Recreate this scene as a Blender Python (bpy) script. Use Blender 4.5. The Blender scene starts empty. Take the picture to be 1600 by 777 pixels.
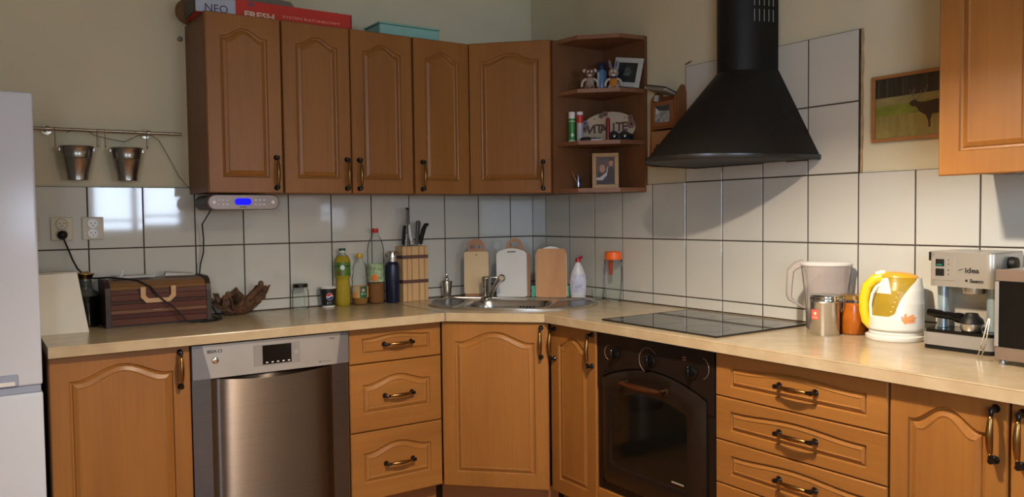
import bpy, bmesh, math, random
from mathutils import Vector, Matrix, Euler
random.seed(7)
PI = math.pi
scene = bpy.context.scene
COL = scene.collection

# ------------------------------------------------------------------ camera
cd = bpy.data.cameras.new('camera')
cam = bpy.data.objects.new('camera', cd)
COL.objects.link(cam)
cd.sensor_width = 36.0
cd.lens = 1245.95 / 1600 * 36
cd.clip_start = 0.05
yaw, pitch, roll = math.radians(55.8046), math.radians(-2.3464), math.radians(-0.6799)
f_ = Vector((math.cos(pitch)*math.cos(yaw), math.cos(pitch)*math.sin(yaw), math.sin(pitch)))
r_ = Vector((math.sin(yaw), -math.cos(yaw), 0))
u_ = r_.cross(f_)
rr = math.cos(roll)*r_ + math.sin(roll)*u_
uu = -math.sin(roll)*r_ + math.cos(roll)*u_
m_ = Matrix((rr, uu, -f_)).transposed().to_4x4()
m_.translation = Vector((-2.577, -3.582, 1.2712))
cam.matrix_world = m_
scene.camera = cam

# ------------------------------------------------------------------ world, lights, exposure
w = bpy.data.worlds.new('world')
scene.world = w
w.use_nodes = True
w.node_tree.nodes['Background'].inputs[0].default_value = (0.62, 0.75, 1.0, 1)
w.node_tree.nodes['Background'].inputs[1].default_value = 0.6
scene.view_settings.view_transform = 'Standard'
scene.view_settings.look = 'None'
scene.view_settings.gamma = 1
scene.view_settings.use_curve_mapping = False
scene.view_settings.exposure = 0.0
scene.cycles.max_bounces = 10
scene.cycles.transparent_max_bounces = 24
scene.cycles.caustics_reflective = False
scene.cycles.caustics_refractive = False
scene.cycles.sample_clamp_indirect = 6.0


def area_light(name, loc, direction, sx, sy, power, color):
    ld = bpy.data.lights.new(name, 'AREA')
    ld.shape = 'RECTANGLE'
    ld.size, ld.size_y, ld.energy, ld.color = sx, sy, power, color
    o = bpy.data.objects.new(name, ld)
    o.location = loc
    o.rotation_euler = Vector(direction).to_track_quat('-Z', 'Z').to_euler()
    COL.objects.link(o)
    return o


# daylight from the window behind the camera, plus an added side fill light
area_light('daylight_front', (-1.02, -6.02, 1.48), (0, 1, 0), 0.86, 0.66, 42, (0.66, 0.80, 1.0))
area_light('fill_side', (-3.32, -5.0, 1.5), (1, 0.1, 0), 1.3, 1.2, 70, (0.66, 0.80, 1.0))
BULB = Vector((-1.35, -2.31, 1.98))

# ------------------------------------------------------------------ materials
MATS = {}


def srgb(c):
    return tuple(((x/255)/12.92 if x/255 <= 0.04045 else ((x/255+0.055)/1.055)**2.4) for x in c)


def mat(name, rgb, rough=0.5, metal=0.0, spec=0.5, var=0.06, scale=(12, 12, 12), bump=0.0, emit=0.0,
        coat=0.0, aniso=0.0, two=None, detail=3.0, rvar=0.0):
    """principled material whose colour wanders a little with object-space noise"""
    if name in MATS:
        return MATS[name]
    m = bpy.data.materials.new(name)
    m.use_nodes = True
    nt = m.node_tree
    b = nt.nodes['Principled BSDF']
    c = srgb(rgb)
    tc = nt.nodes.new('ShaderNodeTexCoord')
    mp = nt.nodes.new('ShaderNodeMapping')
    mp.inputs['Scale'].default_value = scale
    nz = nt.nodes.new('ShaderNodeTexNoise')
    nz.inputs['Scale'].default_value = 1.0
    nz.inputs['Detail'].default_value = detail
    rp = nt.nodes.new('ShaderNodeValToRGB')
    lo = srgb(two) if two else tuple(x*(1-var) for x in c)
    hi = c if two else tuple(min(1, x*(1+var)) for x in c)
    rp.color_ramp.elements[0].position = 0.32
    rp.color_ramp.elements[1].position = 0.68
    rp.color_ramp.elements[0].color = (*lo, 1)
    rp.color_ramp.elements[1].color = (*hi, 1)
    nt.links.new(tc.outputs['Object'], mp.inputs[0])
    nt.links.new(mp.outputs[0], nz.inputs['Vector'])
    nt.links.new(nz.outputs['Fac'], rp.inputs[0])
    nt.links.new(rp.outputs[0], b.inputs['Base Color'])
    b.inputs['Roughness'].default_value = rough
    b.inputs['Metallic'].default_value = metal
    b.inputs['Specular IOR Level'].default_value = spec
    b.inputs['Coat Weight'].default_value = coat
    b.inputs['Coat Roughness'].default_value = 0.12
    b.inputs['Anisotropic'].default_value = aniso
    b.inputs['Anisotropic Rotation'].default_value = 0.25 if aniso else 0
    if emit:
        b.inputs['Emission Color'].default_value = (*c, 1)
        b.inputs['Emission Strength'].default_value = emit
    if bump:
        bp = nt.nodes.new('ShaderNodeBump')
        bp.inputs['Strength'].default_value = bump
        bp.inputs['Distance'].default_value = 0.002
        nt.links.new(nz.outputs['Fac'], bp.inputs['Height'])
        nt.links.new(bp.outputs[0], b.inputs['Normal'])
    MATS[name] = m
    return m


def wood(name, dark, light, axis='z', rough=0.38, spec=0.4):
    """lacquered wood-grain foil: long streaks along one axis"""
    if name in MATS:
        return MATS[name]
    m = bpy.data.materials.new(name)
    m.use_nodes = True
    nt = m.node_tree
    b = nt.nodes['Principled BSDF']
    tc = nt.nodes.new('ShaderNodeTexCoord')
    oi = nt.nodes.new('ShaderNodeObjectInfo')
    add = nt.nodes.new('ShaderNodeVectorMath')
    add.operation = 'ADD'
    cmb = nt.nodes.new('ShaderNodeCombineXYZ')
    mul = nt.nodes.new('ShaderNodeMath')
    mul.operation = 'MULTIPLY'
    mul.inputs[1].default_value = 7.0
    nt.links.new(oi.outputs['Random'], mul.inputs[0])
    for k in range(3):
        nt.links.new(mul.outputs[0], cmb.inputs[k])
    nt.links.new(tc.outputs['Object'], add.inputs[0])
    nt.links.new(cmb.outputs[0], add.inputs[1])
    S = {'z': ((5, 5, 0.9), (95, 95, 3.0)), 'x': ((0.9, 5, 5), (3.0, 95, 95)), 'y': ((5, 0.9, 5), (95, 3.0, 95))}[axis]
    mixn = nt.nodes.new('ShaderNodeMix')
    mixn.data_type = 'FLOAT'
    mixn.inputs[0].default_value = 0.3
    for k, sc in enumerate(S):
        mp = nt.nodes.new('ShaderNodeMapping')
        mp.inputs['Scale'].default_value = sc
        nz = nt.nodes.new('ShaderNodeTexNoise')
        nz.inputs['Scale'].default_value = 1.0
        nz.inputs['Detail'].default_value = 4.0
        nz.inputs['Distortion'].default_value = 0.6 if k == 0 else 0.0
        nt.links.new(add.outputs[0], mp.inputs[0])
        nt.links.new(mp.outputs[0], nz.inputs['Vector'])
        nt.links.new(nz.outputs['Fac'], mixn.inputs[2+k])
    rp = nt.nodes.new('ShaderNodeValToRGB')
    rp.color_ramp.elements[0].position = 0.3
    rp.color_ramp.elements[1].position = 0.7
    rp.color_ramp.elements[0].color = (*srgb(dark), 1)
    rp.color_ramp.elements[1].color = (*srgb(light), 1)
    nt.links.new(mixn.outputs[0], rp.inputs[0])
    nt.links.new(rp.outputs[0], b.inputs['Base Color'])
    b.inputs['Roughness'].default_value = rough
    b.inputs['Specular IOR Level'].default_value = spec
    MATS[name] = m
    return m


def glass(name, tint, body=0.0, rgb=(255, 255, 255), rough=0.03):
    """thin clear plastic or glass: see-through, glossy towards grazing angles; body adds colour of its own"""
    if name in MATS:
        return MATS[name]
    m = bpy.data.materials.new(name)
    m.use_nodes = True
    nt = m.node_tree
    for n in list(nt.nodes):
        nt.nodes.remove(n)
    out = nt.nodes.new('ShaderNodeOutputMaterial')
    tr = nt.nodes.new('ShaderNodeBsdfTransparent')
    tr.inputs[0].default_value = (*srgb(tint), 1)
    gl = nt.nodes.new('ShaderNodeBsdfGlossy')
    gl.inputs['Roughness'].default_value = rough
    lw = nt.nodes.new('ShaderNodeLayerWeight')
    lw.inputs[0].default_value = 0.09
    df = nt.nodes.new('ShaderNodeBsdfDiffuse')
    nz = nt.nodes.new('ShaderNodeTexNoise')
    nz.inputs['Scale'].default_value = 9.0
    mr = nt.nodes.new('ShaderNodeMix')
    mr.data_type = 'RGBA'
    c = srgb(rgb)
    mr.inputs[6].default_value = (*[x*0.9 for x in c], 1)
    mr.inputs[7].default_value = (*c, 1)
    nt.links.new(nz.outputs['Fac'], mr.inputs[0])
    nt.links.new(mr.outputs[2], df.inputs[0])
    m1 = nt.nodes.new('ShaderNodeMixShader')
    m1.inputs[0].default_value = body
    nt.links.new(tr.outputs[0], m1.inputs[1])
    tl = nt.nodes.new('ShaderNodeBsdfTranslucent')
    nt.links.new(mr.outputs[2], tl.inputs[0])
    m0 = nt.nodes.new('ShaderNodeMixShader')
    m0.inputs[0].default_value = 0.5
    nt.links.new(df.outputs[0], m0.inputs[1])
    nt.links.new(tl.outputs[0], m0.inputs[2])
    nt.links.new(m0.outputs[0], m1.inputs[2])
    m2 = nt.nodes.new('ShaderNodeMixShader')
    nt.links.new(lw.outputs['Fresnel'], m2.inputs[0])
    nt.links.new(m1.outputs[0], m2.inputs[1])
    nt.links.new(gl.outputs[0], m2.inputs[2])
    nt.links.new(m2.outputs[0], out.inputs[0])
    MATS[name] = m
    return m


W_CAB = wood('alder_foil', (127, 82, 36), (150, 101, 47), 'z')
W_CABX = wood('alder_foil_across', (127, 82, 36), (150, 101, 47), 'x')
W_SIDE = wood('alder_side', (104, 68, 40), (126, 84, 52), 'z', rough=0.5)
W_BACK = wood('alder_shelf', (102, 68, 42), (122, 83, 54), 'z', rough=0.5)
PLINTH = wood('plinth_wood', (120, 72, 36), (146, 92, 48), 'x', rough=0.5)
TILE = mat('glazed_white_tile', (196, 195, 187), 0.05, spec=0.55, var=0.02, scale=(5, 5, 5), bump=0.008)
GROUT = mat('dark_grout', (62, 50, 40), 0.9, var=0.2, scale=(60, 60, 60))
PAINT = mat('cream_wall_paint', (208, 200, 172), 0.85, spec=0.2, var=0.04, scale=(3, 3, 3), bump=0.05)
CEIL = mat('white_ceiling_paint', (206, 202, 190), 0.9, spec=0.2, var=0.02)
FLOOR = wood('floor_laminate', (140, 92, 52), (170, 118, 70), 'x', rough=0.4)
TOP_L = mat('worktop_beige_laminate', (182, 164, 132), 0.24, spec=0.5, var=0.08, scale=(14, 14, 14), two=(170, 149, 117), detail=5, coat=0.2)
STEEL = mat('brushed_steel', (204, 202, 196), 0.27, 0.95, var=0.05, scale=(3, 3, 240), bump=0.02)
DW = mat('dishwasher_brushed_steel', (108, 98, 90), 0.36, 1.0, var=0.04, scale=(3, 3, 260), bump=0.0, aniso=1.0)
CHROME = mat('chrome', (205, 204, 200), 0.1, 1.0, var=0.03)
ZINC = mat('zinc_bucket', (150, 146, 138), 0.26, 0.95, var=0.08, scale=(30, 30, 6))
BRASS = mat('aged_brass', (136, 104, 62), 0.28, 1.0, var=0.15, scale=(40, 40, 40))
BLK = mat('black_plastic', (18, 17, 16), 0.5, spec=0.25, var=0.1)
BLKG = mat('black_gloss', (12, 11, 11), 0.08, spec=0.35, var=0.1)
HOODM = mat('hood_black_enamel', (20, 18, 17), 0.5, spec=0.25, var=0.08)
OVENM = mat('oven_brown_black_enamel', (26, 19, 15), 0.28, spec=0.3, var=0.1)
WHITE = mat('white_plastic', (222, 222, 220), 0.3, var=0.02)
FRIDGE = mat('fridge_white_enamel', (198, 204, 216), 0.22, spec=0.5, var=0.015, scale=(4, 4, 4))
GREYP = mat('grey_plastic', (128, 124, 122), 0.4, var=0.04)
SILVP = mat('silver_plastic', (168, 166, 162), 0.32, 0.55, var=0.03)
IVORY = mat('ivory_plastic', (196, 186, 158), 0.4, var=0.03)
INK = mat('dark_print', (26, 24, 24), 0.5, var=0.02)
CREAM = mat('cream_board', (214, 190, 150), 0.5, var=0.05)
CLEAR = glass('clear_plastic', (252, 253, 252), .05)
CLEARG = glass('clear_glass', (250, 253, 251), .06)

# ------------------------------------------------------------------ geometry helpers


class G:
    """collects shapes; becomes ONE mesh object"""

    def __init__(self):
        self.bm = bmesh.new()
        self.mi = 0

    def _add(self, verts, faces, smooth=False):
        vs = [self.bm.verts.new(v) for v in verts]
        out = []
        for f in faces:
            try:
                fc = self.bm.faces.new([vs[i] for i in f])
            except ValueError:
                continue
            fc.material_index = self.mi
            fc.smooth = smooth
            out.append(fc)
        return vs, out

    def box(self, x0, x1, y0, y1, z0, z1, bev=0.0, seg=1, M=None):
        vs = [Vector((x, y, z)) for z in (z0, z1) for y in (y0, y1) for x in (x0, x1)]
        fs = [(0, 2, 3, 1), (4, 5, 7, 6), (0, 1, 5, 4), (2, 6, 7, 3), (0, 4, 6, 2), (1, 3, 7, 5)]
        t = bmesh.new()
        tv = [t.verts.new(v) for v in vs]
        for f in fs:
            t.faces.new([tv[i] for i in f])
        if bev:
            bmesh.ops.bevel(t, geom=list(t.edges), offset=bev, segments=seg, profile=0.6, affect='EDGES')
        self._merge(t, M, seg > 1)
        return self

    def _merge(self, t, M=None, smooth=False):
        t.verts.index_update()
        vs = [(M @ v.co) if M else v.co.copy() for v in t.verts]
        fs = [[v.index for v in f.verts] for f in t.faces]
        self._add(vs, fs, smooth)
        t.free()

    def lathe(self, prof, c=(0, 0, 0), seg=24, M=None, sx=1.0, sy=1.0):
        verts, faces = [], []
        rings = []
        for r, z in prof:
            if r < 1e-6:
                rings.append([len(verts)])
                verts.append(Vector((c[0], c[1], c[2]+z)))
            else:
                rings.append(list(range(len(verts), len(verts)+seg)))
                for k in range(seg):
                    a = 2*PI*k/seg
                    verts.append(Vector((c[0]+r*math.cos(a)*sx, c[1]+r*math.sin(a)*sy, c[2]+z)))
        for A, B in zip(rings, rings[1:]):
            for k in range(seg):
                k2 = (k+1) % seg
                if len(A) == 1 and len(B) == 1:
                    continue
                if len(A) == 1:
                    faces.append((A[0], B[k2], B[k]))
                elif len(B) == 1:
                    faces.append((A[k], A[k2], B[0]))
                else:
                    faces.append((A[k], A[k2], B[k2], B[k]))
        if M:
            verts = [M @ v for v in verts]
        self._add(verts, faces, True)
        return self

    def tube(self, pts, r, seg=8, closed=False, flat=1.0):
        pts = [Vector(p) for p in pts]
        n = len(pts)
        rs = r if isinstance(r, (list, tuple)) else [r]*n
        verts, faces = [], []
        nrm = None
        for i, p in enumerate(pts):
            if closed:
                t = (pts[(i+1) % n]-pts[i-1]).normalized()
            else:
                t = (pts[min(i+1, n-1)]-pts[max(i-1, 0)]).normalized()
            if nrm is None:
                nrm = t.orthogonal().normalized()
            else:
                nrm = (nrm - t*nrm.dot(t))
                nrm = nrm.normalized() if nrm.length > 1e-6 else t.orthogonal().normalized()
            bn = t.cross(nrm)
            for k in range(seg):
                a = 2*PI*k/seg
                verts.append(p + (nrm*math.cos(a) + bn*math.sin(a)*flat)*rs[i])
        m = n if closed else n-1
        for i in range(m):
            for k in range(seg):
                a, b = i*seg, ((i+1) % n)*seg
                k2 = (k+1) % seg
                faces.append((a+k, a+k2, b+k2, b+k))
        if not closed:
            faces.append(tuple(reversed(range(seg))))
            faces.append(tuple(range((n-1)*seg, n*seg)))
        self._add(verts, faces, True)
        return self

    def prism(self, poly, a0, a1, plane='xy', M=None, smooth=False):
        """extrude a 2D polygon; plane 'xy' (along z), 'xz' (along y), 'yz' (along x)"""
        def P(p, a):
            if plane == 'xy':
                return Vector((p[0], p[1], a))
            if plane == 'xz':
                return Vector((p[0], a, p[1]))
            return Vector((a, p[0], p[1]))
        n = len(poly)
        verts = [P(p, a0) for p in poly]+[P(p, a1) for p in poly]
        if M:
            verts = [M @ v for v in verts]
        faces = [tuple(reversed(range(n))), tuple(range(n, 2*n))]
        faces += [(i, (i+1) % n, n+(i+1) % n, n+i) for i in range(n)]
        vs, fs = self._add(verts, faces, smooth)
        return self

    def loft(self, loops, cap0=True, cap1=True, smooth=True):
        n = len(loops[0])
        verts = [Vector(p) for L in loops for p in L]
        faces = []
        for i in range(len(loops)-1):
            for k in range(n):
                k2 = (k+1) % n
                faces.append((i*n+k, i*n+k2, (i+1)*n+k2, (i+1)*n+k))
        if cap0:
            faces.append(tuple(reversed(range(n))))
        if cap1:
            faces.append(tuple(range((len(loops)-1)*n, len(loops)*n)))
        self._add(verts, faces, smooth)
        return self

    def sph(self, c, r, s=(1, 1, 1), seg=16, rings=10, M=None):
        prof = [(math.sin(PI*k/rings), -math.cos(PI*k/rings)) for k in range(rings+1)]
        T = Matrix.Translation(Vector(c)) @ Matrix.Diagonal((r*s[0], r*s[1], r*s[2], 1))
        if M:
            T = M @ T
        prof[0] = (0, -1)
        prof[-1] = (0, 1)
        return self.lathe(prof, seg=seg, M=T)

    def quadpatch(self, fn, nu, nv, smooth=True):
        verts = [Vector(fn(i/nu, j/nv)) for j in range(nv+1) for i in range(nu+1)]
        faces = [(j*(nu+1)+i, j*(nu+1)+i+1, (j+1)*(nu+1)+i+1, (j+1)*(nu+1)+i) for j in range(nv) for i in range(nu)]
        self._add(verts, faces, smooth)
        return self

    def obj(self, name, mats, parent=None, loc=(0, 0, 0), rot=(0, 0, 0), recalc=True):
        if recalc:
            bmesh.ops.recalc_face_normals(self.bm, faces=list(self.bm.faces))
        me = bpy.data.meshes.new(name)
        self.bm.to_mesh(me)
        self.bm.free()
        for m in (mats if isinstance(mats, (list, tuple)) else [mats]):
            me.materials.append(m)
        if any(p.use_smooth for p in me.polygons):
            me.set_sharp_from_angle(angle=math.radians(42))
        o = bpy.data.objects.new(name, me)
        COL.objects.link(o)
        o.location = loc
        o.rotation_euler = rot
        if parent:
            o.parent = parent
        return o


def tag(o, label, cat, group=None):
    o['label'] = label
    o['category'] = cat
    if group:
        o['group'] = group
    return o


def thing(name, label, cat, loc=(0, 0, 0), rz=0.0, group=None):
    o = bpy.data.objects.new(name, None)
    o.empty_display_size = 0.05
    COL.objects.link(o)
    o.location = loc
    o.rotation_euler = (0, 0, rz)
    return tag(o, label, cat, group)


def struct(o):
    o['kind'] = 'structure'
    return o


def text(name, s, size, material, parent, loc, rot=(PI/2, 0, 0), depth=0.0004, align='CENTER', bold=0.0, xs=1.0, shear=0.0):
    """flat raised lettering facing local -y"""
    cu = bpy.data.curves.new(name, 'FONT')
    cu.body = s
    cu.size = size
    cu.extrude = depth
    cu.offset = bold
    cu.align_x = align
    cu.shear = shear
    cu.resolution_u = 3
    tmp = bpy.data.objects.new(name, cu)
    me = bpy.data.meshes.new_from_object(tmp)
    bpy.data.objects.remove(tmp)
    bpy.data.curves.remove(cu)
    me.name = name
    me.materials.clear()
    me.materials.append(material)
    o = bpy.data.objects.new(name, me)
    COL.objects.link(o)
    o.location = loc
    o.rotation_euler = rot
    o.scale = (xs, 1, 1)
    o.parent = parent
    return o


RB = -PI/2      # things on the right wall: local +x runs towards the camera, local -y faces the room
RD = -PI/4      # things on the diagonal of the corner
# ------------------------------------------------------------------ setting
ZT = 0.86       # worktop height
TW, TH, GAP = 0.203, 0.24878, 0.0050
Z1 = 1.15875    # a grout line


def slab(name, x0, x1, y0, y1, z0, z1, m):
    return struct(G().box(x0, x1, y0, y1, z0, z1).obj(name, m))


XL, YF, ZC = -3.35, -6.0, 2.62
slab('floor', XL-.1, .1, YF-.1, .1, -.1, 0, FLOOR)
slab('ceiling', XL-.1, .1, YF-.1, .1, ZC, ZC+.1, CEIL)
wall_back = slab('wall_back', XL-.1, .1, 0.0, .1, 0, ZC, PAINT)
wall_right = slab('wall_right', 0.0, .1, YF-.1, 0, 0, ZC, PAINT)


def wall_with_hole(name, M, L, hx0, hx1, hz0, hz1):
    g = G()
    g.box(0, hx0, 0, .1, 0, ZC, M=M).box(hx1, L, 0, .1, 0, ZC, M=M)
    g.box(hx0, hx1, 0, .1, 0, hz0, M=M).box(hx0, hx1, 0, .1, hz1, ZC, M=M)
    return struct(g.obj(name, PAINT))


def window(name, M, x0, x1, z0, z1, mull):
    fr = G()
    t = .05
    fr.box(x0, x1, .0, .05, z0, z0+t, M=M).box(x0, x1, 0, .05, z1-t, z1, M=M)
    fr.box(x0, x0+t, 0, .05, z0, z1, M=M).box(x1-t, x1, 0, .05, z0, z1, M=M)
    for k in range(1, mull):
        c = x0+(x1-x0)*k/mull
        fr.box(c-.03, c+.03, 0, .05, z0, z1, M=M)
    fr.box(x0, x1, .01, .04, z0+.13, z0+.155, M=M)
    return struct(fr.obj(name, WHITE))


Mf = Matrix.Translation((XL, YF, 0)) @ Matrix.Rotation(0, 4, 'Z') @ Matrix.Diagonal((1, -1, 1, 1))
wall_with_hole('wall_front', Mf, -XL, -1.46-XL, -.58-XL, 1.14, 1.82)
window('window_1', Mf, -1.46-XL, -.58-XL, 1.14, 1.82, 2)
Ml = Matrix.Translation((XL, 0, 0)) @ Matrix.Rotation(-PI/2, 4, 'Z') @ Matrix.Diagonal((1, -1, 1, 1))
wall_with_hole('wall_left', Ml, -YF, 4.3, 5.7, .85, 2.15)
window('added_side_window', Ml, 4.3, 5.7, .85, 2.15, 2)  # unseen window, added to go with the side fill light

# tiles: one mesh per size, every tile an object of its own under its wall
TILE_MESH = {}


def tile_mesh(wd, h):
    key = (round(wd, 4), round(h, 4))
    if key not in TILE_MESH:
        t = bmesh.new()
        b, d = .0010, .0085
        lo = [(-wd/2, 0, -h/2), (wd/2, 0, -h/2), (wd/2, 0, h/2), (-wd/2, 0, h/2)]
        mid = [(x, -d+b, z) for x, y, z in lo]
        top = [(x*(1-2*b/wd), -d, z*(1-2*b/h)) for x, y, z in lo]
        vs = [[t.verts.new(p) for p in L] for L in (lo, mid, top)]
        for A, B in ((vs[0], vs[1]), (vs[1], vs[2])):
            for k in range(4):
                t.faces.new((A[k], A[(k+1) % 4], B[(k+1) % 4], B[k]))
        t.faces.new(vs[2])
        bmesh.ops.recalc_face_normals(t, faces=list(t.faces))
        me = bpy.data.meshes.new('tile')
        t.to_mesh(me)
        t.free()
        me.materials.append(TILE)
        TILE_MESH[key] = me
    return TILE_MESH[key]


def lay(parent, side, s0, s1, z0, z1):
    """tile between distances s0..s1 from the corner"""
    wd, h = s1-s0-GAP, z1-z0-GAP
    o = bpy.data.objects.new('tile', tile_mesh(wd, h))
    COL.objects.link(o)
    c = (s0+s1)/2
    j = lambda a: random.uniform(-a, a)
    if side == 'A':
        o.location = (-c, -.002, (z0+z1)/2)
        o.rotation_euler = (j(.004), j(.0008), j(.005))
    else:
        o.location = (-.002, -c, (z0+z1)/2)
        o.rotation_euler = (j(.004), j(.0008), RB+j(.005))
    o.parent = parent


zr = [ZT+.002, Z1-TH, Z1, Z1+TH]
PA_, PB_ = .15742, .13101
sa = [0.009, PA_]+[PA_+TW*k for k in range(1, 14)]
sb = [0.009, PB_]+[PB_+TW*k for k in range(1, 16)]
for i in range(len(sa)-1):
    for k in range(3):
        lay(wall_back, 'A', sa[i], sa[i+1], zr[k], zr[k+1])
for i in range(len(sb)-1):
    for k in range(3):
        lay(wall_right, 'B', sb[i], sb[i+1], zr[k], zr[k+1])
for i in range(5, 9):
    for k in range(2):
        lay(wall_right, 'B', PB_+TW*i, PB_+TW*(i+1), Z1+TH*(1+k), Z1+TH*(2+k))
G().box(-sa[-1], 0, -.0088, .001, ZT-.05, Z1+TH-.001).obj('grout', GROUT, wall_back)
gb = G().box(-.0088, .001, -sb[-1], 0, ZT-.05, Z1+TH-.001)
gb.box(-.0088, .001, -(PB_+TW*9), -(PB_+TW*5), Z1+TH-.001, Z1+TH*3-.001)
gb.obj('grout', GROUT, wall_right)
# crumbling mortar edge beside the tall tile patch
me_ = mat('mortar_edge', (168, 140, 100), .9, var=.2, scale=(30, 30, 30), bump=.4)
pts = []
for k in range(15):
    z = Z1+TH*(1+2*k/14)
    pts.append((-.003, -(PB_+TW*9)-.005-random.uniform(0, .005), z))
G().tube(pts, .0045, 6).obj('mortar_edge', me_, wall_right)
# worn plaster marks on the paint
pm = mat('exposed_plaster', (120, 96, 66), .9, var=.2, scale=(50, 50, 50), bump=.4)
G().tube([(-.001, -1.68, 1.835), (-.003, -1.72, 1.842), (-.001, -1.76, 1.858)], [.002, .006, .002], 6).obj('plaster_chip', pm, wall_right)
G().tube([(-.001, -1.135, 1.915), (-.003, -1.155, 1.918), (-.001, -1.175, 1.925)], [.002, .004, .002], 6).obj('plaster_chip', pm, wall_right)

# ------------------------------------------------------------------ pendant lamp (just above the frame)
lamp = thing('pendant_lamp', 'white metal pendant lamp hanging on a cord from the ceiling', 'lamp', (BULB.x, BULB.y, BULB.z))
sh = G().lathe([(.035, .17), (.07, .16), (.12, .08), (.16, -.06), (.165, -.083), (.162, -.083), (.157, -.06), (.117, .077), (.068, .156), (.033, .165)], seg=40)
sh.obj('lamp_shade', mat('lamp_shade_enamel', (150, 120, 80), .5, var=.03), lamp)
G().tube([(0, 0, .16), (0, 0, ZC-BULB.z)], .003, 6).obj('cord', BLK, lamp)
G().lathe([(0, .17), (.02, .17), (.022, .08), (.016, .06), (0, .06)], seg=16).obj('socket', BLK, lamp)
ld = bpy.data.lights.new('lamp_bulb', 'POINT')
ld.energy = 156
ld.color = (1.0, 0.87, 0.70)
ld.shadow_soft_size = .04
lo = bpy.data.objects.new('lamp_bulb', ld)
COL.objects.link(lo)
lo.location = (0, 0, 0)
lo.parent = lamp

# ------------------------------------------------------------------ cabinet fronts


def arch(u, sh=.07):
    if u < sh or u > 1-sh:
        return 0.0
    t = (u-sh)/(1-2*sh)
    return (0.5-0.5*math.cos(2*PI*t))**0.8


def front_geo(w, h, ar, fx, fb, ft, t=.019, horiz=False):
    """framed front with a raised arched panel; origin bottom-left, front faces -y"""
    bm = bmesh.new()
    N = 26

    def loop(d, y):
        x0, x1, zb, ztp = fx+d, w-fx-d, fb+d, h-ft-d
        P = [(x0, zb), (x1, zb)]
        P += [(x1+(x0-x1)*k/N, ztp+ar*arch(1-k/N)) for k in range(N+1)]
        return [bm.verts.new((x, y, z)) for x, z in P]

    def bridge(A, B, sm=False):
        n = len(A)
        for k in range(n):
            f = bm.faces.new((A[k], A[(k+1) % n], B[(k+1) % n], B[k]))
            f.smooth = sm
    ch = .0035
    r0 = [bm.verts.new((x, 0, z)) for x, z in ((0, 0), (w, 0), (w, h), (0, h))]
    r1 = [bm.verts.new((x, -t+ch, z)) for x, z in ((0, 0), (w, 0), (w, h), (0, h))]
    r2 = [bm.verts.new((x, -t, z)) for x, z in ((ch, ch), (w-ch, ch), (w-ch, h-ch), (ch, h-ch))]
    bridge(r0, r1)
    bridge(r1, r2)
    bm.faces.new(list(reversed(r0)))
    s = .7 if h < .2 else 1.0
    L = [loop(0, -t), loop(.003*s, -t+.0060), loop(.009*s, -t+.0078), loop(.0115*s, -t+.0045), loop(.024*s, -t-.0005), loop(.028*s, -t+.0012)]
    for A, B in zip(L, L[1:]):
        bridge(A, B)
    bm.faces.new(L[-1])
    es = []
    for lp in (r2, L[0]):
        n = len(lp)
        for k in range(n):
            es.append(bm.edges.get((lp[k], lp[(k+1) % n])))
    bmesh.ops.triangle_fill(bm, use_beauty=True, edges=es)
    bmesh.ops.recalc_face_normals(bm, faces=list(bm.faces))
    me = bpy.data.meshes.new('front')
    bm.to_mesh(me)
    bm.free()
    return me


FRONTS = {}


def front(name, parent, x, z, w, h, y, ar=.04, fx=.058, fb=.06, ft=.085, horiz=False):
    key = (w, h, ar, fx, fb, ft, horiz)
    if key not in FRONTS:
        FRONTS[key] = front_geo(w, h, ar, fx, fb, ft)
        FRONTS[key].materials.append(W_CABX if horiz else W_CAB)
    o = bpy.data.objects.new(name, FRONTS[key])
    COL.objects.link(o)
    o.location = (x, y, z)
    o.parent = parent
    return o


HANDLE = []


def handle(parent, x, z, vertical=True, name='handle'):
    """black-footed bow handle with a brass grip, on the face of a front (local y = -.019)"""
    if not HANDLE:
        g = G()
        L = .124
        for s in (-1, 1):
            g.lathe([(0, 0), (.0100, 0), (.0108, .002), (.009, .006), (.0065, .009), (.006, .016), (.0075, .02), (.007, .026), (0, .028)],
                    seg=14, M=Matrix.Translation((0, 0, s*L/2)) @ Matrix.Rotation(PI/2, 4, 'X'))
            g.tube([(0, -.022, s*L/2), (0, -.025, s*(L/2-.008)), (0, -.026, s*(L/2-.016))], [.006, .0062, .0042], 10)
        g.mi = 1
        n = 12
        pts = [(0, -.026-.006*math.sin(PI*k/n), (L/2-.016)*(1-2*k/n)) for k in range(n+1)]
        rs = [.0046+.0042*math.sin(PI*k/n)**.6 for k in range(n+1)]
        g.tube(pts, rs, 12, flat=.8)
        g.mi = 1
        for s in (-1, 1):
            g.lathe([(.0045, -.002), (.0058, 0), (.0045, .002)], c=(0, 0, 0), seg=12, M=Matrix.Translation((0, -.0262, s*(L/2-.018))))
        o = g.obj('handle', [BLKG, BRASS])
        HANDLE.append(o.data)
        bpy.data.objects.remove(o)
    o = bpy.data.objects.new(name, HANDLE[0])
    COL.objects.link(o)
    o.parent = parent
    o.location = (x, -.019, z)
    if not vertical:
        o.rotation_euler = (0, PI/2, 0)
    return o


DT = .819          # top of lower fronts
DB = .105          # bottom of lower fronts
FY = -.545         # face of lower carcasses


def carcass(t, w, z0=.10, z1=.823, y=FY, m=W_SIDE, plinth=True):
    g = G().box(.0005, .018, y, -.012, z0, z1).box(w-.018, w-.0005, y, -.012, z0, z1)
    g.box(.018, w-.018, y, -.012, z0, z0+.018).box(.018, w-.018, -.03, -.012, z0+.018, z1).box(.018, w-.018, y, -.012, z1-.018, z1)
    g.obj('body', m, t)
    if plinth:
        G().box(.0005, w-.0005, -.5, -.484, .0, z0-.001).obj('plinth', PLINTH, t)


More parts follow.
